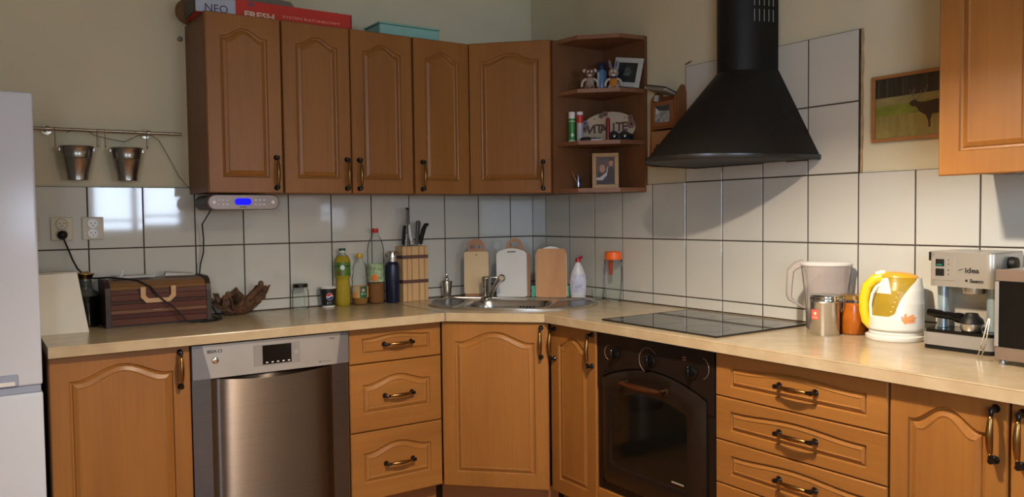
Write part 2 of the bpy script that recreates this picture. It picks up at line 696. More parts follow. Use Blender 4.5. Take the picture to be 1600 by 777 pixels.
# left run along the back wall
c1 = thing('base_cabinet', 'single-door orange-brown wooden base cabinet between the white fridge and the dishwasher', 'cabinet', (-2.38, 0, 0))
carcass(c1, .446)
d = front('door', c1, .002, DB, .442, DT-DB, FY-.001, ar=.045)
handle(d, .442-.034, DT-DB-.083)
c2 = thing('drawer_cabinet', 'base cabinet with three drawers between dishwasher and corner cabinet', 'cabinet', (-1.329, 0, 0))
carcass(c2, .425)
for z0, z1, ar in ((.675, DT, .012), (.393, .671, .032), (DB, .389, .032)):
    small = z1-z0 < .2
    d = front('drawer', c2, .002, z0, .421, z1-z0, FY-.001, ar=ar, fx=.055, fb=.034 if small else .07, ft=.042 if small else .085, horiz=True)
    handle(d, .215, (z1-z0)*.5, False)
# corner, diagonal front.  local frame: front line from (-.9,-.56) to (-.56,-.9)
cc = thing('corner_cabinet', 'diagonal corner base cabinet with one arched door under the sink', 'cabinet', (-.904, -.5625, 0), RD)
g = G()
g.box(.012, .468, .004, .018, .10, .823).obj('body', W_SIDE, cc)
G().box(-.02, .50, .06, .075, 0, .099).obj('plinth', PLINTH, cc)
d = front('door', cc, .008, DB, .464, DT-DB, .002, ar=.045)
handle(d, .464-.03, DT-DB-.082)
# right run
c3 = thing('narrow_base_cabinet', 'narrow one-door base cabinet between corner cabinet and black oven', 'cabinet', (0, -.90, 0), RB)
carcass(c3, .299)
d = front('door', c3, .002, DB, .295, DT-DB, FY-.001, ar=.04, fx=.055)
handle(d, .03, DT-DB-.085)
handle(d, .272, DT-DB-.082)
c4 = thing('drawer_cabinet', 'wide base cabinet with five drawers right of the black oven', 'cabinet', (0, -1.801, 0), RB)
carcass(c4, .598)
zs = [DB, .243, .387, .531, .675, DT]
for a, b in reversed(list(zip(zs, zs[1:]))):
    d = front('drawer', c4, .002, a+.001, .594, b-a-.003, FY-.001, ar=.012, fx=.06, fb=.034, ft=.042, horiz=True)
    handle(d, .312, .072, False)
c5 = thing('base_cabinet', 'single-door base cabinet right of the wide five-drawer cabinet, handle on its right', 'cabinet', (0, -2.401, 0), RB)
carcass(c5, .297)
d = front('door', c5, .002, DB, .293, DT-DB, FY-.001, ar=.045, fx=.05)
handle(d, .293-.027, DT-DB-.083)
c6 = thing('base_cabinet', 'base cabinet at the right edge of the photo, handle on its left', 'cabinet', (0, -2.700, 0), RB)
carcass(c6, .397)
d = front('door', c6, .002, DB, .393, DT-DB, FY-.001, ar=.045)
handle(d, .027, DT-DB-.083)
# oven housing
c7 = thing('oven_cabinet', 'wooden housing under and around the built-in black oven', 'cabinet', (0, -1.2, 0), RB)
g = G().box(.0005, .012, FY, -.012, .10, .823).box(.588, .5995, FY, -.012, .10, .823).box(.012, .588, FY, -.012, .185, .2)
g.obj('body', W_SIDE, c7)
G().box(.003, .597, FY-.019, FY, DB, .199, .002).obj('lower_panel', W_CABX, c7)
G().box(.0005, .5995, -.5, -.484, 0, .099).obj('plinth', PLINTH, c7)

# upper cabinets
UZ0, UZ1, UY = 1.378, 2.083, -.312


def upper(name, label, loc, rz, w, doors, hx, n=1, depth=UY):
    t = thing(name, label, 'cabinet', loc, rz)
    G().box(0.0005, .018, depth, -.003, UZ0, UZ1).box(w-.018, w-.0005, depth, -.003, UZ0, UZ1).box(.018, w-.018, depth, -.003, UZ0, UZ0+.018).box(
        .018, w-.018, depth, -.003, UZ1-.018, UZ1).box(.018, w-.018, -.02, -.003, UZ0+.018, UZ1-.018).obj('body', W_SIDE, t)
    dw = w/n
    for k in range(n):
        d = front('door', t, dw*k+.0025, UZ0-.002, dw-.005, UZ1-UZ0+.002, depth-.001, ar=.035, fx=.055, fb=.062, ft=.088)
        handle(d, hx[k], .083)
    return t


upper('wall_cabinet', 'leftmost upper cabinet, one arched door, under the red and white box', (-1.80, 0, 0), 0, .30, 1, [.295-.028])
upper('double_wall_cabinet', 'double-door upper cabinet on the left wall, its two handles side by side', (-1.498, 0, 0), 0, .596, 2, [.293-.022, .03], 2)
upper('wall_cabinet', 'one-door upper cabinet just left of the upper corner cabinet', (-.896, 0, 0), 0, .295, 1, [.035])
uc = thing('corner_wall_cabinet', 'diagonal upper corner cabinet with one wide arched door above the sink', 'cabinet', (-.598, -.322, 0), RD)
tb = G().prism([(-.598, -.003), (-.598, -.318), (-.318, -.598), (-.003, -.598), (-.003, -.003)], UZ1-.018, UZ1)
tc_ = G().prism([(-.598, -.003), (-.598, -.318), (-.318, -.598), (-.003, -.598), (-.003, -.003)], UZ0, UZ0+.018)
for o in (tb.obj('top_board', W_SIDE), tc_.obj('bottom_board', W_SIDE)):
    o.parent = uc
    o.matrix_parent_inverse = (Matrix.Translation((-.598, -.322, 0)) @ Matrix.Rotation(RD, 4, 'Z')).inverted()
d = front('door', uc, .005, UZ0-.002, .387, UZ1-UZ0+.002, -.001, ar=.035, fx=.055, fb=.062, ft=.088)
handle(d, .380-.03, .083)
ru = thing('double_wall_cabinet', 'upper cabinet at the right edge above the coffee machine', 'cabinet', (0, -2.40, 0), RB)
G().box(0.0005, .018, UY, -.012, UZ0, UZ1).box(.582, .5995, UY, -.012, UZ0, UZ1).box(.018, .582, UY, -.012, UZ0, UZ0+.018).box(
    .018, .582, UY, -.012, UZ1-.018, UZ1).box(.018, .582, -.025, -.012, UZ0+.018, UZ1-.018).obj('body', W_SIDE, ru)
for k in range(2):
    d = front('door', ru, .3*k+.0025, UZ0-.010, .295, UZ1-UZ0+.010, UY-.001, ar=.035, fx=.055, fb=.065, ft=.088)
    handle(d, [.295-.022, .022][k], .4)
G().box(.135, .165, -.25, -.2, UZ0-.012, UZ0-.0005, .002).obj('bracket', GREYP, ru)

# open end shelf beside the corner cabinet (world-oriented coordinates relative to its corner)
es = thing('corner_end_shelf', 'open wooden end shelf with four angled boards beside the corner wall cabinet', 'shelf', (0, -.6, 0))
plan = [(-.3, 0), (-.285, -.15), (-.15, -.285), (-.02, -.305), (-.02, 0)]
G().box(-.3235, -.003, -.018, -.0005, UZ0-.005, UZ1-.003).obj('side_panel', W_BACK, es)
G().box(-.0195, -.003, -.305, -.0185, UZ0-.005, UZ1-.003).obj('back_panel', W_BACK, es)
SH = [UZ0-.003, 1.590, 1.823, UZ1-.02]
for z in SH:
    G().prism([(x, min(y, -.0185)) for x, y in plan], z, z+.018).obj('shelf_board', wood('shelf_edge', (116, 78, 54), (138, 96, 68), 'x'), es)

# ------------------------------------------------------------------ worktop
wt = thing('worktop', 'beige laminate worktop running round the corner over all base cabinets', 'worktop', (0, 0, 0))
TH_ = .036
YB = -.0105
G().prism([(-2.380, YB), (-2.380, -.604), (-.912, -.612), (-.912, YB)], ZT-TH_, ZT).obj('worktop_section', TOP_L, wt)
# corner and right leg have a cut-out for the sink bowl (modelled as a ring around it)
bowl = [((t_+s_)/math.sqrt(2), (t_-s_)/math.sqrt(2)) for s_, t_ in
        ((-.14, -.905), (.15, -.905), (.21, -.845), (.21, -.625), (.15, -.565), (-.14, -.565), (-.20, -.625), (-.20, -.845))]


def slab_with_hole(outer, hole, z0, z1):
    bm = bmesh.new()

    def ring(P, z):
        vs = [bm.verts.new((x, y, z)) for x, y in P]
        es_ = [bm.edges.new((vs[k], vs[(k+1) % len(vs)])) for k in range(len(vs))]
        return vs, es_
    rings = []
    for z in (z0, z1):
        o_, e1 = ring(outer, z)
        h_, e2 = ring(hole, z)
        bmesh.ops.triangle_fill(bm, use_beauty=True, edges=e1+e2)
        rings.append((o_, h_))
    for j in (0, 1):
        A, B = rings[0][j], rings[1][j]
        for k in range(len(A)):
            bm.faces.new((A[k], A[(k+1) % len(A)], B[(k+1) % len(A)], B[k]))
    g_ = G()
    g_.bm.free()
    g_.bm = bm
    return g_


slab_with_hole([(-.908, YB), (-.908, -.612), (-.604, -.912), (YB, -.912), (YB, YB)], bowl, ZT-TH_, ZT).obj('worktop_section', TOP_L, wt)
G().prism([(-.604, -.9125), (-.598, -3.12), (YB, -3.12), (YB, -.9125)], ZT-TH_, ZT).obj('worktop_section', TOP_L, wt)
G().box(-.912, -.9075, -.6145, YB, ZT-TH_-.001, ZT+.0012).obj('joint_strip', STEEL, wt)
# rounded front lip
lip = G()
lip.tube([(-2.380, -.6005, ZT-.0043), (-.912, -.6085, ZT-.0043)], .0042, 8)
lip.tube([(-.907, -.6085, ZT-.0043), (-.6005, -.9105, ZT-.0043), (-.5945, -3.12, ZT-.0043)], .0042, 8)
lip.obj('front_edge', TOP_L, wt)

# ------------------------------------------------------------------ sink and tap
Q2 = math.sqrt(2)


def dg(s, t):
    """corner-diagonal coordinates: s across, t towards the corner"""
    return ((t+s)/Q2, (t-s)/Q2)


def rrect(s0, s1, t0, t1, r, n=5):
    P = []
    for cs, ct, a0 in ((s1-r, t0+r, -PI/2), (s1-r, t1-r, 0), (s0+r, t1-r, PI/2), (s0+r, t0+r, PI)):
        for k in range(n+1):
            a = a0+PI/2*k/n
            P.append((cs+r*math.cos(a), ct+r*math.sin(a)))
    return P


sk = thing('corner_sink', 'stainless steel corner sink with one bowl and two drainers', 'sink')
outer = [(-.808, -.53), (-.835, -.44), (-.828, -.32), (-.72, -.20), (-.61, -.11), (-.57, -.115), (-.115, -.57), (-.105, -.61), (-.125, -.66), (-.20, -.77), (-.32, -.85), (-.37, -.855), (-.53, -.808)]
bw = rrect(-.19, .20, -.895, -.575, .08)
rim = slab_with_hole(outer, [dg(s, t) for s, t in bw], ZT+.0005, ZT+.0035)
rim.tube([(x, y, ZT+.004) for x, y in outer], .005, 8, closed=True)
rim.obj('rim', STEEL, sk)
loops = []
for ins, z in ((0, ZT+.003), (.004, ZT-.004), (.008, ZT-.03), (.012, ZT-.14), (.03, ZT-.155), (.09, ZT-.16)):
    loops.append([(*dg(s, t), z) for s, t in rrect(-.19+ins, .20-ins, -.895+ins, -.575-ins, max(.08-ins*.4, .02))])
G().loft(loops, cap0=False).obj('bowl', mat('sink_bowl_steel', (170, 166, 160), .24, 1.0, var=.05, scale=(60, 60, 4)), sk)
for i in range(2):   # raised bars round each drainer, and between bowl and drainers
    sg = -1 if i == 0 else 1
    q = [dg(sg*.205, -.885), dg(sg*.215, -.60), dg(sg*.33, -.51), dg(sg*.40, -.62), dg(sg*.36, -.80), dg(sg*.225, -.905)]
    g = G()
    g.prism(q, ZT+.0036, ZT+.0040)
    g.mi = 1
    g.tube([(x, y, ZT+.0045) for x, y in q], .0045, 6, closed=True)
    g.obj('drainer', [mat('drainer_steel', (120, 114, 106), .3, 1.0, var=.08, scale=(8, 8, 8)), STEEL], sk)
g = G()
for k in range(5):
    s = -.03+k*.016
    x, y = dg(s+.06, -.589)
    g.box(-.003, .003, -.002, .002, -.012, .012, M=Matrix.Translation((x, y, ZT-.035)) @ Matrix.Rotation(RD, 4, 'Z'))
g.obj('overflow_slots', BLK, sk)
G().lathe([(0, 0), (.04, 0), (.045, .003), (0, .004)], c=(*dg(0, -.73), ZT-.159)).obj('drain', CHROME, sk)

fc = thing('kitchen_tap', 'chrome single-lever tap with slanted spout at the back of the sink', 'tap', (-.478, -.262, ZT+.004), RD)
G().lathe([(0, 0), (.027, 0), (.028, .004), (.022, .010), (.0195, .012), (.0195, .085), (.022, .09), (.022, .106), (.018, .11), (0, .111)], seg=24).obj('tap_body', CHROME, fc)
G().tube([(.020, -.010, .010), (.030, -.022, .030), (.050, -.034, .060), (.072, -.044, .092), (.084, -.050, .106)], [.011, .012, .0125, .013, .014], 14).obj('spout', CHROME, fc)
G().lathe([(.0, 0), (.017, 0), (.018, .006), (.012, .014), (0, .014)], M=Matrix.Translation((.090, -.048, .106)) @ Matrix.Rotation(PI/2, 4, 'X')).obj('aerator', STEEL, fc)
G().tube([(0, .0, .104), (.03, .012, .107), (.05, .016, .104)], [.009, .006, .005], 10, flat=.6).obj('lever', CHROME, fc)

# ------------------------------------------------------------------ hob, oven, hood
hb = thing('ceramic_hob', 'black glass ceramic hob set in the worktop above the oven', 'hob', (0, -1.222, ZT), RB)
HG = mat('hob_black_glass', (24, 22, 20), .05, spec=.9, var=.05)
G().box(0, .578, -.557, -.075, .0006, .006, .0025).obj('glass_plate', HG, hb)
lm = mat('hob_print_grey', (92, 88, 82), .35, var=.03)
for cx, cy, r in ((.16, -.43, .105), (.43, -.44, .08), (.155, -.20, .078), (.42, -.20, .105)):
    pr = [(r-.0012, .0061), (r-.0012, .0064), (r+.0012, .0064), (r+.0012, .0061)]
    G().lathe(pr, c=(cx, cy, 0), seg=40).obj('cooking_zone', lm, hb)
G().tube([(.002, -.555, .004), (.576, -.555, .004), (.576, -.077, .004), (.002, -.077, .004)], .0028, 6, closed=True).obj('frame', BLK, hb)
G().box(.03, .075, -.545, -.50, .006, .0064).obj('control_print', lm, hb)

ov = thing('built_in_oven', 'black-brown built-in oven with arched door, knobs and bronze handle', 'oven', (0, -1.2, 0), RB)
G().box(.012, .588, FY, -.03, .2005, .811).obj('body', BLK, ov)
y0 = FY-.002
# control panel with an arched lower edge following the door
N = 24


def oz(u):      # arch of the door top
    return .640+.062*math.sin(PI*min(max(u, 0), 1))**.85


cp = [(.004, .8125), (.596, .8125), (.596, .60), (.566, .60)]
cp += [(.566-(.532)*k/N, oz(1-k/N)+.006) for k in range(N+1)]
cp += [(.034, .60), (.004, .60)]
G().prism(cp, y0-.016, y0, 'xz').obj('control_panel', OVENM, ov)
fr = G().box(.004, .033, y0-.012, y0, .206, .60).box(.567, .596, y0-.012, y0, .206, .60).box(.004, .596, y0-.010, y0, .206, .232)
fr.obj('frame', OVENM, ov)


def dloop(d, y, top=0.0):
    x0, x1 = .036+d, .564-d
    P = [(x0+.02*(1 if d < .03 else 1), y, .238+d), (x1-.02, y, .238+d), (x1, y, .258+d)]
    P += [(x1-(x1-x0)*k/N, y, oz(1-k/N)-d-top) for k in range(N+1)]
    P += [(x0, y, .258+d)]
    return P


def wloop(d, y):
    x0, x1 = .092+d, .482-d
    P = [(x0+.012, y, .315+d), (x1-.012, y, .315+d), (x1, y, .330+d)]
    P += [(x1-(x1-x0)*k/N, y, .580+.034*math.sin(PI*(k/N))**.9-d) for k in range(N+1)]
    P += [(x0, y, .330+d)]
    return P


dr = G().loft([dloop(0, y0), dloop(0, y0-.020), dloop(.006, y0-.026), wloop(-.010, y0-.027), wloop(0, y0-.021)], cap0=True, cap1=False, smooth=True)
do = dr.obj('door', OVENM, ov)
gl = G().loft([wloop(.0, y0-.0212), wloop(.004, y0-.022)], cap0=False, cap1=True, smooth=False)
gl.obj('glass', mat('oven_dark_glass', (14, 13, 10), .08, spec=.5, var=.1), do)
h_ = G()
hx0, hx1, hz = .178, .382, .648
for x in (hx0, hx1):
    h_.lathe([(0, 0), (.015, 0), (.016, .003), (.011, .006), (.009, .03), (0, .033)], seg=18, M=Matrix.Translation((x, y0-.026, hz)) @ Matrix.Rotation(PI/2, 4, 'X'))
h_.mi = 1
n = 14
h_.tube([(hx0+(hx1-hx0)*k/n, y0-.055-.012*math.sin(PI*k/n), hz) for k in range(n+1)], [.006+.005*math.sin(PI*k/n) for k in range(n+1)], 12)
h_.obj('handle', [mat('bronze_dark', (90, 70, 54), .3, 1.0, var=.1), mat('bronze', (118, 76, 48), .3, .9, var=.15, scale=(20, 20, 20))], do)
for x, z in ((.11, .742), (.302, .745), (.500, .735)):
    g = G()
    g.lathe([(0, 0), (.024, 0), (.025, .004), (.017, .008), (.016, .018), (0, .019)], seg=24, M=Matrix.Translation((x, y0-.016, z)) @ Matrix.Rotation(PI/2, 4, 'X'))
    g.box(x-.006, x+.006, y0-.045, y0-.03, z-.021, z+.021, .003)
    g.obj('knob', [BLKG], ov)
gp = mat('oven_gold_print', (118, 92, 72), .5, var=.1)
for x, z, r, a0, a1 in ((.285, .742, .046, .6, 5.2), (.535, .752, .038, 5.1, 7.5), (.075, .742, .028, 1.6, 4.6)):
    n = 16
    G().tube([(x+r*math.cos(a0+(a1-a0)*k/n), y0-.0163, z+r*math.sin(a0+(a1-a0)*k/n)) for k in range(n+1)], .0012, 5).obj('printed_scale', gp, ov)
for x, z in ((.06, .662), (.10, .672), (.445, .675), (.49, .664), (.53, .648)):
    G().box(x-.016, x+.016, y0-.0175, y0-.0158, z+.004, z+.009, M=None).obj('vent_slot', BLKG, ov)
G().box(.412, .468, y0-.0285, y0-.026, .332, .337).obj('name_plate', mat('oven_print', (150, 140, 126), .4), do)
G().box(.455, .470, y0-.017, y0-.0158, .768, .772).box(.455, .470, y0-.017, y0-.0158, .777, .781).obj('printed_symbol', gp, ov)

hd = thing('range_hood', 'black bow-fronted chimney cooker hood on the wall above the hob', 'cooker hood', (0, -1.508, 0), RB)
HC = 1.50


def half(rx, ry, z, n=36):
    return [(rx*math.cos(PI*k/n), -.0105-ry*math.sin(PI*k/n), z) for k in range(n+1)]


zb_, zk = 1.462, 1.812
G().loft([half(.296, .50, zb_+.018), half(.118, .168, zk)], cap0=False, cap1=True).obj('canopy', HOODM, hd)
G().loft([half(.300, .508, zb_), half(.302, .512, zb_+.006), half(.302, .512, zb_+.018), half(.292, .497, zb_+.021)], cap0=False, cap1=False).obj('rim', mat('hood_rim', (26, 24, 23), .3, var=.05), hd)
G().prism([(x, y) for x, y, z in half(.298, .505, 0)], zb_+.003, zb_+.006).obj('filter_plate', mat('hood_filter', (30, 29, 28), .5, .3, var=.2, scale=(90, 90, 90)), hd)
G().loft([half(.116, .165, zk-.01), half(.116, .165, ZC-.002)], cap0=False, cap1=False).obj('duct_cover', HOODM, hd)
vs_ = mat('hood_vent_light', (150, 150, 150), .4, var=.05)
for r in range(2):
    for k in range(5):
        a = math.radians(10+k*7.4)
        x, y = .1165*math.cos(a), -.0105-.1660*math.sin(a)
        z = 1.992+r*.058
        G().box(-.0014, .0014, -.0012, .001, z, z+.045, M=Matrix.Translation((x, y, 0)) @ Matrix.Rotation(a-PI/2+PI, 4, 'Z')).obj('vent_slot', vs_, hd)

# ------------------------------------------------------------------ dishwasher
dwt = thing('dishwasher', 'stainless steel dishwasher with silver control panel and dark display', 'dishwasher', (-1.931, 0, 0))
G().box(0.002, .598, FY, -.03, .02, .822).obj('body', BLK, dwt)
W = .596
yp = FY-.002
pn = G()
pl = [(.0, .692), (W, .692), (W, .815), (0, .815)]


def dwf(u, base=0.0):      # bowed front face
    return yp-.030-base-.006*(1-abs(2*u-1)**6)


nn = 20
g = G()
lo_, hi_ = [], []
outl = [(W*k/nn, dwf(k/nn)) for k in range(nn+1)]
g.prism(outl+[(W, yp), (0, yp)], .692, .815, 'xy')
cpn = g.obj('control_panel', [SILVP], dwt)
# darker end caps of the panel, the slanted edge between
for pts_ in ([(0.0005, .6925), (.0005, .8145), (.034, .8145), (.062, .6925)], [(W-.0005, .6925), (W-.0005, .8145), (W-.034, .8145), (W-.052, .6925)]):
    g = G()
    xs_ = [p[0] for p in pts_]
    n = 8
    L = []
    for z_i in range(5):
        f = z_i/4
        z = .6925+f*(.8145-.6925)
        xa = pts_[0][0]
        xb = pts_[3][0]+(pts_[2][0]-pts_[3][0])*f
        L.append([(xa+(xb-xa)*k/n, dwf((xa+(xb-xa)*k/n)/W)-.0006, z) for k in range(n+1)])
    for A, B in zip(L, L[1:]):
        g._add([Vector(p) for p in A+B], [(k, k+1, n+2+k, n+1+k) for k in range(n)], True)
    g.obj('end_cap', mat('panel_end_grey', (120, 120, 124), .35, .5, var=.03), cpn)


def onp(x0, x1, z0, z1, off, m, name, par, bev=0.0):
    xc = (x0+x1)/2/W
    y = dwf(xc)
    return G().box(x0, x1, y-off, y+.01, z0, z1, bev).obj(name, m, par)


onp(.218, .394, .718, .797, .0014, GREYP, 'display_surround', cpn, .001)
onp(.250, .361, .722, .794, .0022, BLKG, 'display', cpn, .0005)
onp(.370, .388, .750, .766, .0024, SILVP, 'button', cpn, .001)
for k in range(5):
    x = .262+k*.021
    onp(x, x+.008, .727, .731, .0030, WHITE, 'indicator', cpn)
G().lathe([(0, 0), (.012, 0), (.0125, .002), (.010, .004), (0, .005)], seg=20, M=Matrix.Translation((.079, dwf(.13)+.001, .757)) @ Matrix.Rotation(PI/2, 4, 'X')).obj('power_button', CHROME, cpn)
text('lettering', 'BEKO', .0165, INK, cpn, (.078, dwf(.13)-.0012, .785), bold=.0001, xs=1.3)
onp(.515, .535, .794, .797, .0006, INK, 'printed_mark', cpn)
onp(.470, .480, .704, .712, .0006, mat('grey_print', (110, 108, 106), .5), 'printed_mark', cpn)
onp(.484, .520, .706, .709, .0008, mat('grey_print', (110, 108, 106), .5), 'printed_mark', cpn)
# door: flat side wings and a bowed middle
g = G()
g.prism([(0, yp), (0, yp-.014), (.066, yp-.016), (.066, yp)], .105, .689)
g.prism([(W-.066, yp), (W-.066, yp-.016), (W, yp-.014), (W, yp)], .105, .689)
g.mi = 1
mid = []
n = 30
for k in range(n+1):
    u = k/n
    mid.append((.066+(W-.132)*u, yp-.017-.016*(1-abs(2*u-1)**10)))
nz = 10
L = []
for j in range(nz+1):
    z = .105+.584*j/nz
    L.append([(x, y, z-(.018*math.sin(PI*k/n) if j == nz else 0)) for k, (x, y) in enumerate(mid)] + [(W-.066, yp, z), (.066, yp, z)])
g.loft(L)
g.obj('door', [mat('dishwasher_side_steel', (104, 106, 108), .28, 1.0, var=.04, scale=(3, 3, 200)), DW], dwt)
G().box(.01, .586, -.5, -.484, 0, .1).obj('plinth', PLINTH, dwt)

# ------------------------------------------------------------------ fridge
fg = thing('fridge_freezer', 'tall white fridge-freezer at the left edge of the photo', 'fridge', (-3.0, -.65, 0))
G().box(0, .598, .062, .60, .03, 1.672, .004).obj('body', FRIDGE, fg)
u = G()
u.box(0, .60, 0, .058, .752, 1.677, .008, 3).obj('upper_door', FRIDGE, fg)
u = G()
u.box(0, .60, 0, .058, .05, .728, .008, 3).obj('lower_door', FRIDGE, fg)
gb_ = mat('fridge_handle_grey', (150, 160, 182), .35, .1, var=.04)
G().box(.02, .595, .004, .05, .7285, .7515, .002).obj('door_gap_trim', gb_, fg)
G().box(.12, .535, -.004, .004, .7535, .792, .003).obj('handle', gb_, fg)
G().box(.13, .525, -.0055, .0, .757, .770, .001).obj('handle_lip', WHITE, fg)

# ------------------------------------------------------------------ rail with buckets
MR = mat('rail_steel', (150, 140, 126), .25, 1.0, var=.05)
rl = thing('hanging_rail', 'thin metal rail with end brackets on the wall above the sockets', 'rail', (-2.42, -.06, 1.625))
G().tube([(0, 0, 0), (.582, 0, .001)], .006, 12).obj('rod', MR, rl)
for x in (.10, .455):
    g = G()
    g.tube([(x, 0, 0), (x, .05, 0)], .006, 10)
    g.lathe([(0, 0), (.020, 0), (.019, .004), (0, .006)], seg=20, M=Matrix.Translation((x, .058, 0)) @ Matrix.Rotation(PI/2, 4, 'X'))
    g.lathe([(.006, -.008), (.0095, -.008), (.0095, .008), (.006, .008)], seg=14, M=Matrix.Translation((x, 0, 0)) @ Matrix.Rotation(PI/2, 4, 'Y'))
    g.obj('bracket', MR, rl)


def hook(x, label, drop=.055):
    pts = []
    for k in range(9):
        a = PI*1.05-PI*1.25*k/8
        pts.append((.0, -.0085*math.cos(a)*1.0, .0085*math.sin(a)))
    pts += [(0, -.004, -.015-drop*.4), (0, -.002, -drop)]
    for k in range(7):
        a = PI*k/6
        pts.append((0, -.010+.008*math.cos(a), -drop-.002-.009*math.sin(a)))
    o = G().tube(pts, .0018, 6).obj('s_hook', CHROME, None, (-2.42+x, -.06, 1.625))
    tag(o, label, 'hook', 'hooks on the rail')


hook(.124, 'small metal hook on the rail left of the left bucket')
hook(.268, 'small metal hook on the rail just right of the left bucket')
hook(.296, 'small metal hook on the rail just left of the right bucket')
hook(.448, 'small metal hook on the rail right of the right bucket')


def bucket(x, label, tilt):
    t = thing('bucket', label, 'bucket', (x, -.072, 1.430), 0, 'zinc buckets on the rail')
    g = G()
    g.lathe([(0, .002), (.034, .002), (.037, 0), (.037, .004), (.0385, .02), (.0515, .082), (.0535, .084), (.052, .087), (.0575, .122), (.061, .126), (.060, .130), (.057, .128), (.050, .082), (.036, .006), (0, .006)], seg=32)
    g.obj('pail', ZINC, t)
    pts = [(.058*math.cos(a)*.98, (-.01+.01*math.cos(a)), .122+.010*abs(math.sin(a))+.052*math.sin(a)*tilt) for a in [PI*k/16 for k in range(17)]]
    G().tube(pts, .0014, 6).obj('bail_handle', CHROME, t)
    for s in (-1, 1):
        G().box(s*.058-.004, s*.058+.004, -.004, .004, .112, .126, .001).obj('handle_lug', ZINC, t)
    return t


bucket(-2.224, 'left zinc bucket hanging from the rail beside the fridge', -.10)
bucket(-2.048, 'right zinc bucket hanging from the rail', -.10)
tag(G().tube([(-2.255, -.055, 1.612), (-2.23, -.05, 1.63), (-2.19, -.055, 1.628), (-2.16, -.05, 1.608), (-2.12, -.04, 1.60), (-2.05, -.04, 1.587), (-2.0, -.04, 1.615), (-1.95, -.05, 1.617),
               (-1.92, -.03, 1.60), (-1.88, -.02, 1.53), (-1.84, -.015, 1.45), (-1.795, -.012, 1.395)], .0013, 6).obj('thin_wire', mat('brown_wire', (84, 66, 48), .6), None),
    'thin brown wire wound along the rail and running down to the wall cabinet', 'wire')

# ------------------------------------------------------------------ sockets


def socket(x, z, label, rnd):
    t = thing('wall_socket', label, 'socket', (x, -.0108, z), 0, 'sockets on the tiles')
    G().box(-.038, .038, -.010, 0, -.045, .045, .002).obj('cover_plate', IVORY, t)
    for s in (-1, 1):
        g = G()
        g.lathe([(.0215, 0), (.0215, .004), (.0185, .005), (.0175, .001), (0, .001)], seg=24, M=Matrix.Translation((0, -.0105, s*.0195)) @ Matrix.Rotation(PI/2, 4, 'X'))
        g.mi = 1
        for dx, dz in ((-.0075, .002), (.0075, .002), (0, -.008)):
            g.lathe([(0, .0012), (.0024, .0013), (0, .0016)], seg=8, M=Matrix.Translation((dx, -.0105, s*.0195+dz)) @ Matrix.Rotation(PI/2, 4, 'X'))
        g.obj('outlet', [WHITE if rnd else IVORY, INK], t)


socket(-2.279, 1.241, 'ivory double wall socket with a black plug in it', False)
socket(-2.171, 1.241, 'double wall socket with bright white outlets, right of the one with the plug', True)
socket(-2.392, 1.241, 'ivory double wall socket half hidden by the fridge', False)
pg = thing('plug_cord', 'black power cord plugged into the wall socket and trailing over the bread box', 'cord')
G().lathe([(0, 0), (.017, 0), (.018, .010), (.010, .028), (.006, .03), (0, .03)], seg=16, M=Matrix.Translation((-2.279, -.0225, 1.217)) @ Matrix.Rotation(PI/2, 4, 'X')).obj('plug', BLK, pg)
G().tube([(-2.279, -.048, 1.217), (-2.277, -.056, 1.20), (-2.264, -.05, 1.165), (-2.25, -.06, 1.12), (-2.235, -.07, 1.085), (-2.205, -.10, 1.05), (-2.18, -.12, 1.048), (-2.14, -.15, 1.0505),
          (-2.09, -.17, 1.045), (-2.04, -.195, 1.035), (-2.0, -.222, 1.01), (-1.98, -.234, .98), (-1.955, -.238, .955), (-1.925, -.242, .93), (-1.90, -.246, .90), (-1.875, -.252, .868), (-1.86, -.255, .8645),
          (-1.80, -.245, .8645), (-1.755, -.235, .8645), (-1.742, -.20, .8645), (-1.75, -.12, .8645), (-1.752, -.06, .8645)], .0033, 8).obj('cable', BLK, pg)

# ------------------------------------------------------------------ under-cabinet radio
rd = thing('kitchen_radio', 'grey under-cabinet kitchen radio with glowing blue display', 'radio', (-1.80, -.29, 1.3395))


def stad(x0, x1, zc, r, y, n=10):
    P = [(x1-r+r*math.sin(PI*k/n), y, zc+r*math.cos(PI*k/n)) for k in range(n+1)]
    P += [(x0+r-r*math.sin(PI*k/n), y, zc-r*math.cos(PI*k/n)) for k in range(n+1)]
    return P


G().loft([stad(.0, .270, 0, .030, .20), stad(.0, .270, 0, .030, .01)]).obj('casing', mat('radio_dark_grey', (48, 48, 48), .5), rd)
fp = G().loft([stad(.004, .290, 0, .031, .012), stad(.004, .290, 0, .031, -.004), stad(.008, .286, 0, .028, -.008)]).obj('front_panel', mat('radio_silver_brown', (136, 126, 124), .38, .4, var=.04), rd)
G().loft([stad(.108, .176, .002, .014, -.007), stad(.109, .175, .002, .013, -.0095)]).obj('display', mat('blue_lcd', (4, 6, 255), .5, spec=.2, emit=1.0, var=.02), rd)
for sx in (.046, .246):
    for k in range(3):
        for j in (-1, 1):
            x = sx+k*.017
            if sx > .2:
                x -= .054
            G().sph((x, -.009, j*.0085), .0058, (1.2, .5, .75), 10, 6).obj('button', WHITE, rd)
for x in (.028, .262):
    G().lathe([(0, 0), (.008, 0), (.0075, .006), (0, .007)], seg=16, M=Matrix.Translation((x, -.007, 0)) @ Matrix.Rotation(PI/2, 4, 'X')).obj('dial', WHITE, rd)
G().box(.128, .156, -.0088, -.006, -.0215, -.0185).obj('printed_mark', INK, rd)
G().tube([(.06, .10, .028), (.06, .10, .037)], .012, 8).tube([(.20, .10, .028), (.20, .10, .037)], .012, 8).obj('mounting_bracket', GREYP, rd)
